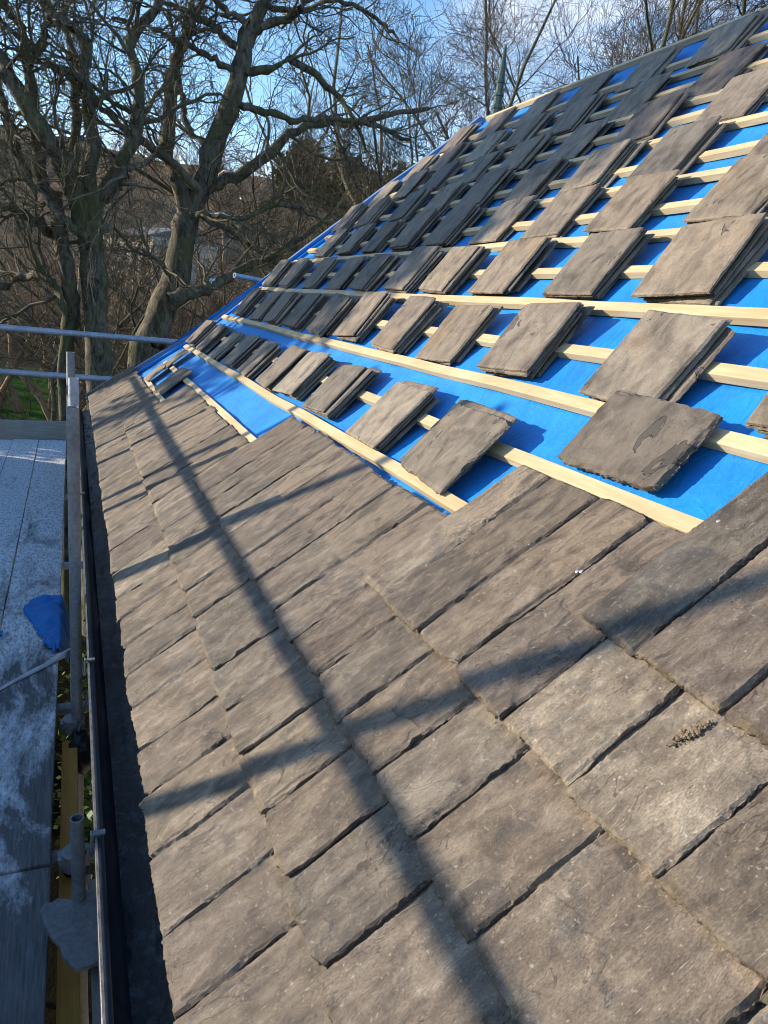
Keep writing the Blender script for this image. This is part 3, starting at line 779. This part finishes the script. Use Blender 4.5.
def cat(parts):
    V, Q, b = [], [], 0
    for v, q in parts: V.append(v); Q.append(q+b); b += len(v)
    return np.concatenate(V), np.concatenate(Q)
def spawn(P_, R_, n, l0, l1, a0, a1, seg, rng, up=0., wig=.22, rr=.55, rmin=.004, tmin=.2, tip=.35):
    N, K, _ = P_.shape; M = N*n
    i = np.repeat(np.arange(N), n); u = rng.uniform(tmin, 1, M)*(K-1.001); k = u.astype(int); f = (u-k)[:, None]
    pos = P_[i,k]*(1-f) + P_[i,k+1]*f; tan = P_[i,k+1]-P_[i,k]; tan /= np.maximum(np.linalg.norm(tan, axis=1, keepdims=True), 1e-6)
    rp = R_[i,k]*(1-f[:,0]) + R_[i,k+1]*f[:,0]
    rn = rng.normal(size=(M,3)); rn -= (rn*tan).sum(1, keepdims=True)*tan; rn /= np.linalg.norm(rn, axis=1, keepdims=True)
    th = rng.uniform(a0, a1, M)[:, None]; d = np.cos(th)*tan + np.sin(th)*rn
    L = rng.uniform(l0, l1, M)*(1-.45*u/(K-1)); st = L/seg
    pts = [pos]; cur = pos
    for s in range(seg):
        d = d + rng.normal(size=(M,3))*wig; d[:,2] += up; d /= np.linalg.norm(d, axis=1, keepdims=True)
        cur = cur + d*st[:, None]; pts.append(cur)
    r0 = np.maximum(np.minimum(rp*rr, L*.022+.003), rmin)
    tap = np.linspace(1, tip, seg+1)
    return np.stack(pts, 1), np.maximum(r0[:, None]*tap[None], rmin*.7)
def limb(pts, r0, r1, K=26, jit=.02, seed=0):
    pts = np.array(pts, float); n = len(pts); pp = np.vstack([2*pts[0]-pts[1], pts, 2*pts[-1]-pts[-2]])
    u = np.linspace(0, n-1.001, K); k = u.astype(int); f = (u-k)[:, None]
    a, b, c, d = pp[k], pp[k+1], pp[k+2], pp[k+3]
    q = .5*((2*b)+(-a+c)*f+(2*a-5*b+4*c-d)*f**2+(-a+3*b-3*c+d)*f**3)
    rs = np.random.RandomState(seed); q[1:] += rs.normal(size=(K-1,3))*jit
    r = np.linspace(r0, r1, K)*(1+.09*rs.normal(size=K)); return q, np.abs(r)
def dlimb(px, Y, r0, r1, seed, bend=1.0):
    """limb along picture points; its distance drifts so it leans in depth as well"""
    rs = np.random.RandomState(seed); n = len(px); dr = np.cumsum(np.concatenate([[0], rs.uniform(-.35,.35, n-1)]))*bend
    Y0 = Y if not hasattr(Y, '__len__') else Y[0]; dY = 0 if not hasattr(Y, '__len__') else (Y[1]-Y[0])
    return limb([at(x, y, Y0+dr[i]+dY*i/(n-1))+UPV for i, (x, y) in enumerate(px)], r0, r1, 26, .018, seed)
M_SNOW = plain_noise('snow', (.70,.74,.80), (.85,.88,.92), 20)
def big_tree(name, trunks, limbs, label, seed, dens=1.0, bark=None, group=None, snow=()):
    rng = np.random.RandomState(seed)
    base = trunks[0][0][0]; root = empty(name, (float(base[0]), float(base[1]), float(base[2]))); tag(root, label, 'tree', group)
    for i, (q, r) in enumerate(trunks):
        r = r.copy(); r[:4] *= np.array([1.35,1.2,1.1,1.04]) if i == 0 else 1
        V, Q = tubes(q[None], r[None], 14); V = V + .03*np.stack([fbm(V[:,2]*4, V[:,0]*7, 3), fbm(V[:,2]*4, V[:,0]*7, 8), 0*V[:,0]], -1)
        add('trunk', quads_mesh('trunk', V, Q, bark or M_BK1), root)
    for q, r in limbs:
        V, Q = tubes(q[None], r[None], 9); add('limb', quads_mesh('limb', V, Q, bark or M_BK1), root)
    for li, k0, k1 in snow:
        q, r = limbs[li]; q = q[k0:k1].copy(); r = r[k0:k1]*.62; q[:,2] += limbs[li][1][k0:k1]*.62; r = r*np.sin(np.linspace(.15, 3.0, len(r)))**.5
        V, Q = tubes(q[None], r[None], 8); add('snow', quads_mesh('snow', V, Q, M_SNOW), root)
    P0 = np.stack([q for q, r in limbs]); R0 = np.stack([r for q, r in limbs])
    P1, R1 = spawn(P0, R0, int(8*dens), .9, 2.8, .5, 1.25, 9, rng, .03, .24, .42, .010, .15)
    P2, R2 = spawn(P1, R1, 6, .5, 1.5, .4, 1.1, 7, rng, .03, .27, .55, .006, .15)
    P3, R3 = spawn(P2, R2, int(6*dens), .22, .75, .35, 1.0, 4, rng, .04, .28, .6, .0042, .1)
    V, Q = cat([tubes(P1, R1, 6), tubes(P2, R2, 4), tubes(P3, R3, 3)])
    add('crown', quads_mesh('crown', V, Q, M_TW2), root)
    return root
GZ = 0.0
def foot(x, y, Y): p = at(x, y, Y)+UPV; return p
D1, D2 = 12.5, 13.5
def base_of(px, Y):                       # continue a trunk straight down to the ground
    a = at(*px, Y)+UPV; return np.array([a[0]-.1, a[1], GZ-.2])
tr1 = limb([base_of((98,420), D1), at(99,420,D1)+UPV, at(97,330,D1)+UPV, at(94,270,D1)+UPV, at(90,235,D1)+UPV, at(88,190,D1)+UPV], .215, .165, 26, .012, 1)
tr1b = limb([base_of((68,420), D1+.3), at(67,420,D1+.3)+UPV, at(66,350,D1+.3)+UPV, at(72,310,D1+.2)+UPV, at(68,275,D1)+UPV, at(60,225,D1)+UPV, at(55,190,D1)+UPV], .135, .10, 26, .012, 2)
L1 = [dlimb([(90,240),(73,187),(52,146),(16,88),(-4,52),(-40,10)], D1, .17, .07, 11),
      dlimb([(88,200),(91,156),(90,109),(85,73),(87,44),(62,23),(42,2),(10,-30)], D1, .125, .055, 12),
      dlimb([(92,215),(104,187),(125,156),(138,115),(138,78),(130,44),(146,18),(161,0),(172,-40)], D1, .125, .06, 13),
      dlimb([(66,320),(57,289),(39,276),(20,279),(-10,290),(-60,280)], D1, .10, .05, 14),
      dlimb([(62,250),(52,235),(29,216),(0,205),(-50,190)], D1, .10, .05, 15),
      dlimb([(52,200),(40,170),(29,70),(23,31),(8,13),(-8,-20)], D1, .10, .04, 16),
      dlimb([(29,75),(31,60),(44,36),(50,15),(38,-30)], D1, .07, .03, 17),
      dlimb([(72,187),(75,120),(72,60),(66,20),(70,-30)], D1+.8, .08, .035, 18),
      dlimb([(28,178),(8,125),(0,95),(-25,40)], D1+.5, .09, .04, 19),
      dlimb([(88,240),(60,215),(25,180),(-10,186)], D1-.8, .06, .03, 20),
      dlimb([(104,200),(120,185),(128,170),(150,160),(168,140)], D1-.6, .06, .03, 21),
      dlimb([(90,109),(78,78),(50,68),(28,72)], D1-.3, .05, .025, 22)]
big_tree('bare_tree', [tr1, tr1b], L1, 'big twin-trunked bare tree at the left behind the end rails', 5, 1.0, snow=((4,8,16),(1,3,6),(11,2,7)))
tr2 = limb([base_of((141,370), D2), at(143,365,D2)+UPV, at(150,345,D2)+UPV, at(161,313,D2)+UPV, at(174,284,D2)+UPV, at(182,245,D2)+UPV, at(188,212,D2)+UPV, at(201,187,D2)+UPV, at(214,148,D2)+UPV, at(232,96,D2)+UPV, at(242,65,D2)+UPV, at(248,34,D2)+UPV, at(262,6,D2)+UPV, at(275,-35,D2)+UPV], .30, .10, 34, .012, 3)
L2 = [dlimb([(187,225),(180,182),(167,156),(169,117),(174,70),(182,47),(193,18),(200,0),(205,-35)], D2, .14, .06, 31),
      dlimb([(201,190),(219,182),(245,172),(276,148),(302,128),(326,122),(352,125),(380,116),(430,108)], D2, .115, .045, 32),
      dlimb([(238,104),(266,112),(297,121),(330,118),(370,124),(410,140)], D2-.5, .065, .03, 33),
      dlimb([(241,70),(271,69),(292,60),(315,75),(336,94),(352,115),(366,150)], D2, .085, .035, 34),
      dlimb([(248,32),(262,27),(289,17),(297,13),(307,0),(330,-25)], D2, .08, .035, 35),
      dlimb([(242,52),(219,31),(196,16),(180,8),(150,-6)], D2, .075, .03, 36),
      dlimb([(248,24),(219,5),(195,-20)], D2-.4, .06, .03, 37),
      dlimb([(236,74),(209,57),(180,42),(150,28),(110,18)], D2, .06, .025, 38),
      dlimb([(170,300),(200,292),(215,285),(250,265),(285,250),(330,215)], D2-.6, .13, .04, 39),
      dlimb([(200,190),(156,151),(135,138),(112,117),(89,96),(60,70)], D2-.5, .075, .03, 40),
      dlimb([(190,215),(205,214),(245,217),(285,205),(330,225)], D2-.3, .06, .025, 41),
      dlimb([(276,150),(300,185),(330,200),(355,209),(390,200)], D2+.4, .05, .025, 42),
      dlimb([(174,284),(160,262),(135,250),(112,225)], D2-.4, .05, .02, 43),
      dlimb([(262,6),(300,10),(335,0),(375,18),(400,40)], D2+.6, .06, .03, 44),
      dlimb([(214,148),(190,130),(182,95),(176,50),(168,10)], D2+.5, .07, .03, 45)]
big_tree('bare_tree', [tr2], L2, 'large leaning mossy bare tree rising behind the hip edge', 6, 1.0, snow=((1,2,6),(10,6,12),(8,8,12)))

# smaller bare trees: a few kinds, then copies
def auto_tree(h, seed, stems=3, r=.13, dens=1.0, mat=None):
    rng = np.random.RandomState(seed); T = []
    for s in range(stems):
        a = rng.uniform(0, 6.28); lean = rng.uniform(.08,.28); pts = [np.array([0,0,-.3])]; d = np.array([math.cos(a)*lean, math.sin(a)*lean, 1.]); hh = h*rng.uniform(.75,1)
        for k in range(7): d = d/np.linalg.norm(d)+rng.normal(size=3)*.20; d[2] = abs(d[2]); d /= np.linalg.norm(d); pts.append(pts[-1]+d*hh/7)
        T.append(limb(pts, r*rng.uniform(.7,1), r*.2, 22, .02, seed+s))
    P0 = np.stack([q for q, _ in T]); R0 = np.stack([x for _, x in T])
    P1, R1 = spawn(P0, R0, int(12*dens), h*.12, h*.32, .35, 1.0, 8, rng, .06, .22, .42, .010, .30)
    P2, R2 = spawn(P1, R1, int(9*dens), h*.05, h*.14, .4, 1.0, 6, rng, .06, .24, .5, .0065, .15)
    P3, R3 = spawn(P2, R2, int(7*dens), h*.02, h*.065, .35, 1.0, 3, rng, .05, .25, .55, .0048, .1)
    return tubes(P0, R0, 8), cat([tubes(P1, R1, 5), tubes(P2, R2, 3), tubes(P3, R3, 3)])
kinds = []
for i, (h, st, r, dn) in enumerate(((16.5, 3, .105, 1.15), (17.5, 3, .12, 1.1), (11, 4, .09, .9))):
    tk, cr = auto_tree(h, 90+i*13, st, r, dn); kinds.append((quads_mesh('trunk', *tk, M_BK1), quads_mesh('crown', *cr, M_TW)))
GR = [0]
def place_tree(k, x, y, z, s, rz, label, group='bare trees behind the roof'):
    root = empty('bare_tree', (x, y, z)); root.scale = (s, s, s); root.rotation_euler[2] = rz; tag(root, label, 'tree', group)
    for nm, me in zip(('trunk', 'crown'), kinds[k]):
        o = bpy.data.objects.new(nm, me); C.objects.link(o); o.parent = root
    return root
def terr(x, y):
    d = np.clip((np.asarray(y, float)-24)/150, 0, 1); z = 32*(d**1.15)*(1-.0016*np.clip(x, 0, 200)); return z + fbm(np.asarray(x)*.03, np.asarray(y)*.03, 3, 4)*(.3+5*d)
def ptree(k, px, Y, s, rz, label):
    p = at(px, 279, Y); place_tree(k, float(p[0]), Y, float(terr(p[0], Y)), s, rz, label)
SAME = 'slender bare tree among those standing behind the hip and ridge'
for k, px, Y, s, rz in ((0,448,16,.98,.4),(1,405,20,.9,2.1),(1,470,19,1.02,2.6),(0,515,23,1.1,4.0),(0,540,17,.98,3.0),(1,592,19,1.05,4.3),(0,620,24,1.2,5.2),(1,690,20,1.12,.9),(0,745,22,1.15,2.6),(1,655,15,.95,1.1),
                        (2,345,23,1.0,3.7),(0,365,26,.8,.9),(2,300,27,1.0,.2),(2,225,26,1.0,1.8),(2,130,24,1.0,2.9),(2,20,22,1.0,5.5),(2,-40,27,1.0,.7),(0,820,20,1.1,2.2),(2,180,20,.8,1.0),(2,250,18,.7,4.0),(0,900,24,1.0,1.0),(2,60,18,.7,2.2),
                        (1,560,27,1.25,.6),(1,430,27,1.05,5.0),(0,710,27,1.3,3.3),(2,95,28,1.0,1.5),(2,505,16,1.25,2.0),(2,565,17,1.35,5.5),(2,615,17,1.4,3.9),(2,705,17,1.5,.5),(2,420,18,1.1,1.9),(2,270,22,.85,2.4),(2,200,30,1.1,4.4)):
    ptree(k, px, Y, s, rz, SAME)

# far wood on the hillside reads as one mass
rng = np.random.RandomState(77)
def wood():
    parts = []; tmpl = []
    for i in range(4):
        tk, cr = auto_tree(7.5, 400+i*9, 2, .13, .62); V, Q = cat([tk, cr]); tmpl.append((V, Q))
    n = 0
    while n < 430:
        y = 27+rng.rand()**1.3*150; x = rng.uniform(-.22, .62)*y
        
        if math.hypot(x-7.3, y-62) < 13 or (y < 62 and abs(x/y-.0755) < .035 and y > 45): n += .2; continue
        V, Q = tmpl[rng.randint(4)]; a = rng.uniform(0, 6.28); s = rng.uniform(.7,1.25); c, sn = math.cos(a)*s, math.sin(a)*s
        W = np.stack([V[:,0]*c-V[:,1]*sn+x, V[:,0]*sn+V[:,1]*c+y, V[:,2]*s+float(terr(x, y))], -1); parts.append((W, Q)); n += 1
    return cat(parts)
M_WOOD = plain_noise('far_twigs', (.20,.138,.085), (.36,.255,.16), .2, .9, 0)
V, Q = wood(); tag(add('woodland', quads_mesh('woodland', V, Q, M_WOOD)), 'brown leafless wood covering the hillside beyond the garden', 'woodland', kind='stuff')

# brown scrub under the big trees
def scrub():
    n = 1500; y = rng.uniform(15.5, 48, n); y = np.where((y < 27) & (rng.rand(n) < .75), y+21, y); x = rng.uniform(-.22, .6, n)*y; y = np.where((y < 38) & (x/y > -.13) & (x/y < .015), y+22, y)
    z = terr(x, y); P0 = []; R0 = []
    b = np.stack([x, y, z], -1); pts = [b]; d = rng.normal(size=(n,3))*.45; d[:,2] = 1
    for k in range(6): d = d+rng.normal(size=(n,3))*.22; d /= np.linalg.norm(d, axis=1, keepdims=True); pts.append(pts[-1]+d*rng.uniform(.35,.7, n)[:,None])
    P0 = np.stack(pts, 1); R0 = np.linspace(.022,.008,7)[None]*np.ones((n,1))
    P1, R1 = spawn(P0, R0, 7, .5, 1.4, .3, 1.0, 4, rng, .05, .25, .6, .007, .1); P2, R2 = spawn(P1, R1, 5, .25, .7, .3, 1.0, 3, rng, .03, .25, .6, .006, .1)
    return cat([tubes(P0, R0, 4), tubes(P1, R1, 3), tubes(P2, R2, 3)])
M_SCR = plain_noise('scrub_twigs', (.155,.105,.064), (.34,.245,.155), 1.2, .9, 0)
V, Q = scrub(); tag(add('undergrowth', quads_mesh('undergrowth', V, Q, M_SCR)), 'tangle of brown leafless scrub under the big trees', 'undergrowth', kind='stuff')

# leaf clumps
def leaves(cent, dirs, size, rng, asp=.45):
    n = len(cent); d = dirs/np.linalg.norm(dirs, axis=1, keepdims=True); r = rng.normal(size=(n,3)); a = np.cross(d, r); a /= np.linalg.norm(a, axis=1, keepdims=True)
    s = size*rng.uniform(.6,1.3, n)[:, None]; b = a*asp
    V = np.stack([cent, cent+d*s*.5+b*s, cent+d*s, cent+d*s*.5-b*s], 1).reshape(-1, 3); return V, np.arange(4*n).reshape(n, 4)
def conifer(name, x, y, z, h, r, seed, label, dens=1.0, mat=None):
    rng = np.random.RandomState(seed); root = empty(name, (x, y, z)); tag(root, label, 'tree')
    T = limb([(x,y,z-.3),(x,y,z+h*.5),(x+.05,y,z+h)], .16, .02, 16, .01, seed); add('trunk', quads_mesh('trunk', *tubes(T[0][None], T[1][None], 10), M_BK1), root)
    B_ = []; n = int(190*dens)
    hh = rng.uniform(.05, .98, n)*h; a = rng.uniform(0, 6.28, n); L = r*np.clip(1.05-hh/h, .06, 1)**.8*rng.uniform(.7,1.1, n)
    d = np.stack([np.cos(a), np.sin(a), rng.uniform(-.1,.25, n)], -1); pts = [np.stack([x+0*a, y+0*a, z+hh], -1)]
    for k in range(6): d[:,2] -= .05; pts.append(pts[-1]+d*(L/6)[:, None]+rng.normal(size=(n,3))*.02)
    P0 = np.stack(pts, 1); R0 = np.linspace(.02,.005,7)[None]*np.ones((n,1))
    P1, R1 = spawn(P0, R0, 12, .25, .6, .5, 1.0, 4, rng, -.05, .12, .6, .004, .1)
    i = np.repeat(np.arange(len(P1)), 16); u = rng.uniform(0, 3.99, len(i)); k = u.astype(int); f = (u-k)[:,None]
    c = P1[i,k]*(1-f)+P1[i,k+1]*f; dd = (P1[i,-1]-P1[i,0])/.4+rng.normal(size=(len(i),3))*.55
    lv = leaves(c, dd, .10, rng, .22); add('crown', quads_mesh('crown', *cat([tubes(P0, R0, 4), tubes(P1, R1, 3), lv]), mat or M_CON, False), root)
    return root
conifer('conifer', -1.95, 9.4, 0.0, CAMZ+1.3, 1.75, 21, 'dark green conifer whose sprays reach in at the left edge', 1.0)
# evergreen shrubs far off
def bush(name, x, y, h, r, seed, label, mat, n=5000, sz=.35, z=None):
    rng = np.random.RandomState(seed); z = float(terr(x, y)) if z is None else z; root = empty(name, (x, y, z)); tag(root, label, 'tree')
    T = limb([(x,y,z-.3),(x,y,z+h*.4),(x,y,z+h*.8)], .02*h, .004*h, 10, .01, seed); add('trunk', quads_mesh('trunk', *tubes(T[0][None], T[1][None], 8), M_BK1), root)
    lob = rng.normal(size=(16,3)); lob /= np.linalg.norm(lob, axis=1, keepdims=True); lob[:,2] = lob[:,2]*.8
    ctr = lob*rng.uniform(.3,.75,16)[:,None]; i = rng.randint(0, 16, n); g = rng.normal(size=(n,3)); g /= np.linalg.norm(g, axis=1, keepdims=True)
    p = ctr[i]+g*rng.uniform(.2,.42, n)[:,None]; p = p*np.array([r, r, h*.45])+np.array([x, y, z+h*.55])
    add('crown', quads_mesh('crown', *leaves(p, g+rng.normal(size=(n,3))*.6, sz, rng, .4), mat, False), root)
bush('evergreen_tree', -3.1, 7.75, 7.4, 1.45, 30, 'tall bushy evergreen just beyond the outer guard rail', M_CON, 15000, .13, z=4.6)
p = at(310,155,95); bush('evergreen_tree', float(p[0]), 95, 12, 4.4, 31, 'round dark evergreen on the skyline above the hip edge', M_OLIVE, 9000, .55, z=float(p[2])+CAMZ-9)
p = at(352,165,100); bush('evergreen_tree', float(p[0]), 100, 11, 5.5, 32, 'broad olive evergreen beside the round one on the skyline', M_OLIVE, 9000, .6, z=float(p[2])+CAMZ-9)
p = at(392,200,40); bush('evergreen_tree', float(p[0]), 40, 7, 3.2, 33, 'olive bushy tree close above the middle of the hip edge', M_OLIVE, 8000, .28, z=float(p[2])+CAMZ-5)
# ivy in the gap
rs_ = np.random.RandomState(9); c = []
for (x, y) in ((82,785),(86,800),(80,815),(92,830),(84,840),(88,770),(80,680),(83,665),(80,755)):
    q = atz(x, y, -2.3)+UPV
    for k in range(80): c.append(q+rs_.normal(size=3)*np.array([.06,.08,.11]))
c = np.array(c); V, Q = leaves(c, rs_.normal(size=c.shape)+np.array([-.4,0,.5]), .030, rs_, .55)
iv = empty('ivy_plant', (float(c[0][0]), float(c[0][1]), 0)); tag(iv, 'green leafy shrub seen down the gap beside the gutter', 'shrub')
add('foliage', quads_mesh('foliage', V, Q, M_IVY, False), iv)
T = np.array([[c[0][0]+.05, c[0][1], 0.], [c[0][0], c[0][1], 1.8], [c[0][0], c[0][1], 3.7]]); q_, r_ = limb(T, .02, .008, 14, .01, 3); add('stem', quads_mesh('stem', *tubes(q_[None], r_[None], 6), M_BK1), iv)
# house on the hill glimpsed between the trunks
hp = at(124, 252, 62)+UPV; hb = empty('cottage', (float(hp[0]), 62.0, float(hp[2])-3)); hb.rotation_euler[2] = rad(-62); tag(hb, 'pale stone cottage with tall windows glimpsed between the two big trees', 'house')
x0, z0 = float(hp[0]), float(hp[2]); mb = MB(); mb.box(x0-3.6, x0+3.9, 62, 68, z0-5, z0+1.2); mb.build('wall', plain_noise('cream_render', (.38,.33,.26), (.52,.46,.37), 2), hb)
M_RF = plain_noise('snowy_roof', (.10,.095,.095), (.22,.22,.23), .8, .8); mb = MB(); mb.addv([(x0-3,61.6,z0+1.2),(x0+3.3,61.6,z0+1.2),(x0+3.3,65,z0+2.2),(x0-3,65,z0+2.2),(x0-3,68.4,z0+1.2),(x0+3.3,68.4,z0+1.2)], [(0,1,2,3),(3,2,5,4),(0,3,4),(1,5,2),(0,4,5,1)]); mb.build('roof', M_RF, hb)
M_GL = NT('window_glass').out((.03,.035,.04), .1)
for i in range(5):
    for j in range(2):
        mb = MB(); xx = x0-3.1+i*1.42; zz_ = z0-1.0-2.0*j; mb.box(xx, xx+.55, 61.93, 61.985, zz_, zz_+1.3); mb.build('window', M_GL, hb)

# ------------------------------------------------------------------ ground
t = NT('leafy_ground'); v = t.coords('Object', rand=False)
a = t.noise(v, .35, 8, .65); g = t.noise(v, .12, 6, .6, .4); sx = t.n('ShaderNodeSeparateXYZ'); tc = t.n('ShaderNodeTexCoord'); t.l(tc.outputs['Object'], sx.inputs[0])
br = t.ramp(a, [(.3, (.12,.082,.050)), (.55, (.23,.16,.10)), (.72, (.30,.21,.13))])
gr = t.ramp(t.noise(v, 3, 6, .7), [(.3, (.03,.075,.016)), (.7, (.085,.17,.04))])
near = t.ramp(t.math('ADD', t.math('MULTIPLY', sx.outputs[1], .0165), t.math('MULTIPLY', t.math('SUBTRACT', g, .5), .7)), [(.56, (1,1,1)), (.70, (0,0,0))])
col = t.mix(near, br, gr)
dark_soil = t.ramp(t.math('ADD', t.math('MULTIPLY', sx.outputs[1], .036), t.math('MULTIPLY', g, .3)), [(.60, (1,1,1)), (.72, (0,0,0))]); col = t.mix(dark_soil, col, (.010,.009,.006))  # ground colour taken near-black by the house so the gap stays dark
sn = t.ramp(t.noise(t.coords('Object', (1,1,1), rand=False), .16, 7, .68), [(.74, (0,0,0)), (.77, (1,1,1))]); col = t.mix(t.math('MULTIPLY', sn, .75), col, (.62,.66,.72))
t.b.inputs['Specular IOR Level'].default_value = 0.0
M_GR = t.out(col, .95, t.bump(t.noise(v, 4, 6, .7), .6, .15))
xs = np.concatenate([np.linspace(-900,-130,12), np.linspace(-120,220,90), np.linspace(230,900,12)]); yy = np.concatenate([np.linspace(-300,-20,8), np.linspace(-15,260,100), np.linspace(270,1400,14)])
X, Y = np.meshgrid(xs, yy); Z = terr(X, Y); Z = np.where(Y < 14, 0*Z, Z); V = np.stack([X, Y, Z], -1).reshape(-1, 3)
I = np.arange(len(V)).reshape(X.shape); Q = np.stack([I[:-1,:-1], I[:-1,1:], I[1:,1:], I[1:,:-1]], -1).reshape(-1, 4)
tag(add('ground', quads_mesh('ground', V, Q, M_GR)), 'grassy garden rising to a brown wooded hillside', 'ground', kind='structure')

# ------------------------------------------------------------------ light, sky, camera
w = bpy.data.worlds.new('World'); bpy.context.scene.world = w; w.use_nodes = True; nt = w.node_tree
bg = nt.nodes['Background']; sky = nt.nodes.new('ShaderNodeTexSky'); sky.sky_type = 'NISHITA'; sky.sun_disc = False
sd = -sdir; sky.sun_elevation = SUN_EL; sky.sun_rotation = math.atan2(sd[0], sd[1]); sky.air_density = 1.0; sky.dust_density = .25; sky.ozone_density = 2.6; sky.altitude = 100
tcn = nt.nodes.new('ShaderNodeTexCoord'); mp = nt.nodes.new('ShaderNodeMapping'); mp.inputs['Scale'].default_value = (1,1,2.6); nt.links.new(tcn.outputs['Generated'], mp.inputs[0])
nz = nt.nodes.new('ShaderNodeTexNoise'); nz.inputs['Scale'].default_value = 2.6; nz.inputs['Detail'].default_value = 8; nz.inputs['Roughness'].default_value = .55; nt.links.new(mp.outputs[0], nz.inputs['Vector'])
rp = nt.nodes.new('ShaderNodeValToRGB'); rp.color_ramp.elements[0].position = .36; rp.color_ramp.elements[1].position = .56; nt.links.new(nz.outputs['Fac'], rp.inputs[0])
sx = nt.nodes.new('ShaderNodeSeparateXYZ'); nt.links.new(tcn.outputs['Generated'], sx.inputs[0])
def blob(vec, r0, r1):              # a bank of cloud round one direction of the sky
    dp = nt.nodes.new('ShaderNodeVectorMath'); dp.operation = 'DOT_PRODUCT'; nt.links.new(tcn.outputs['Generated'], dp.inputs[0]); dp.inputs[1].default_value = tuple(vec)
    m_ = nt.nodes.new('ShaderNodeMapRange'); m_.inputs[1].default_value = math.cos(r1); m_.inputs[2].default_value = math.cos(r0); nt.links.new(dp.outputs['Value'], m_.inputs[0]); return m_.outputs[0]
r2 = nt.nodes.new('ShaderNodeMath'); r2.operation = 'MAXIMUM'
nt.links.new(blob(ray(665,120), rad(5), rad(17)), r2.inputs[0])
lowm = nt.nodes.new('ShaderNodeMapRange'); lowm.inputs[1].default_value = .20; lowm.inputs[2].default_value = .10; nt.links.new(sx.outputs[2], lowm.inputs[0]); nt.links.new(lowm.outputs[0], r2.inputs[1])
mu = nt.nodes.new('ShaderNodeMath'); mu.operation = 'MULTIPLY'; nt.links.new(rp.outputs[0], mu.inputs[0]); nt.links.new(r2.outputs[0], mu.inputs[1])
mx = nt.nodes.new('ShaderNodeMix'); mx.data_type = 'RGBA'; nt.links.new(mu.outputs[0], mx.inputs[0]); hsv = nt.nodes.new('ShaderNodeHueSaturation'); hsv.inputs['Saturation'].default_value = 1.08; nt.links.new(sky.outputs[0], hsv.inputs['Color']); nt.links.new(hsv.outputs[0], mx.inputs[6]); mx.inputs[7].default_value = (4.2,4.2,4.35,1)
nt.links.new(mx.outputs[2], bg.inputs[0]); bg.inputs[1].default_value = .15
sl = bpy.data.lights.new('sun', 'SUN'); sl.energy = 3.4; sl.angle = rad(.9); sl.color = (1.0,.87,.68)
so = bpy.data.objects.new('sun', sl); C.objects.link(so); so.rotation_euler = Vector(tuple(-sdir)).to_track_quat('Z', 'Y').to_euler(); so.location = (-30, 20, 25)

cam = bpy.data.cameras.new('camera'); co = bpy.data.objects.new('camera', cam); C.objects.link(co)
M = Matrix.Identity(4)
for i in range(3):
    for j in range(3): M[i][j] = RC[i][j]
    M[i][3] = UPV[i]
co.matrix_world = M; cam.sensor_fit = 'VERTICAL'; cam.sensor_height = 24; cam.lens = F/1024*24; cam.clip_start = .02; cam.clip_end = 4000
sc = bpy.context.scene; sc.camera = co
sc.view_settings.view_transform = 'Standard'; sc.view_settings.look = 'None'; sc.view_settings.exposure = 1.12; sc.view_settings.gamma = 1
sc.view_settings.use_curve_mapping = False
sc.render.engine = 'CYCLES'; sc.cycles.use_denoising = True; sc.cycles.filter_width = 1.0; sc.cycles.max_bounces = 6
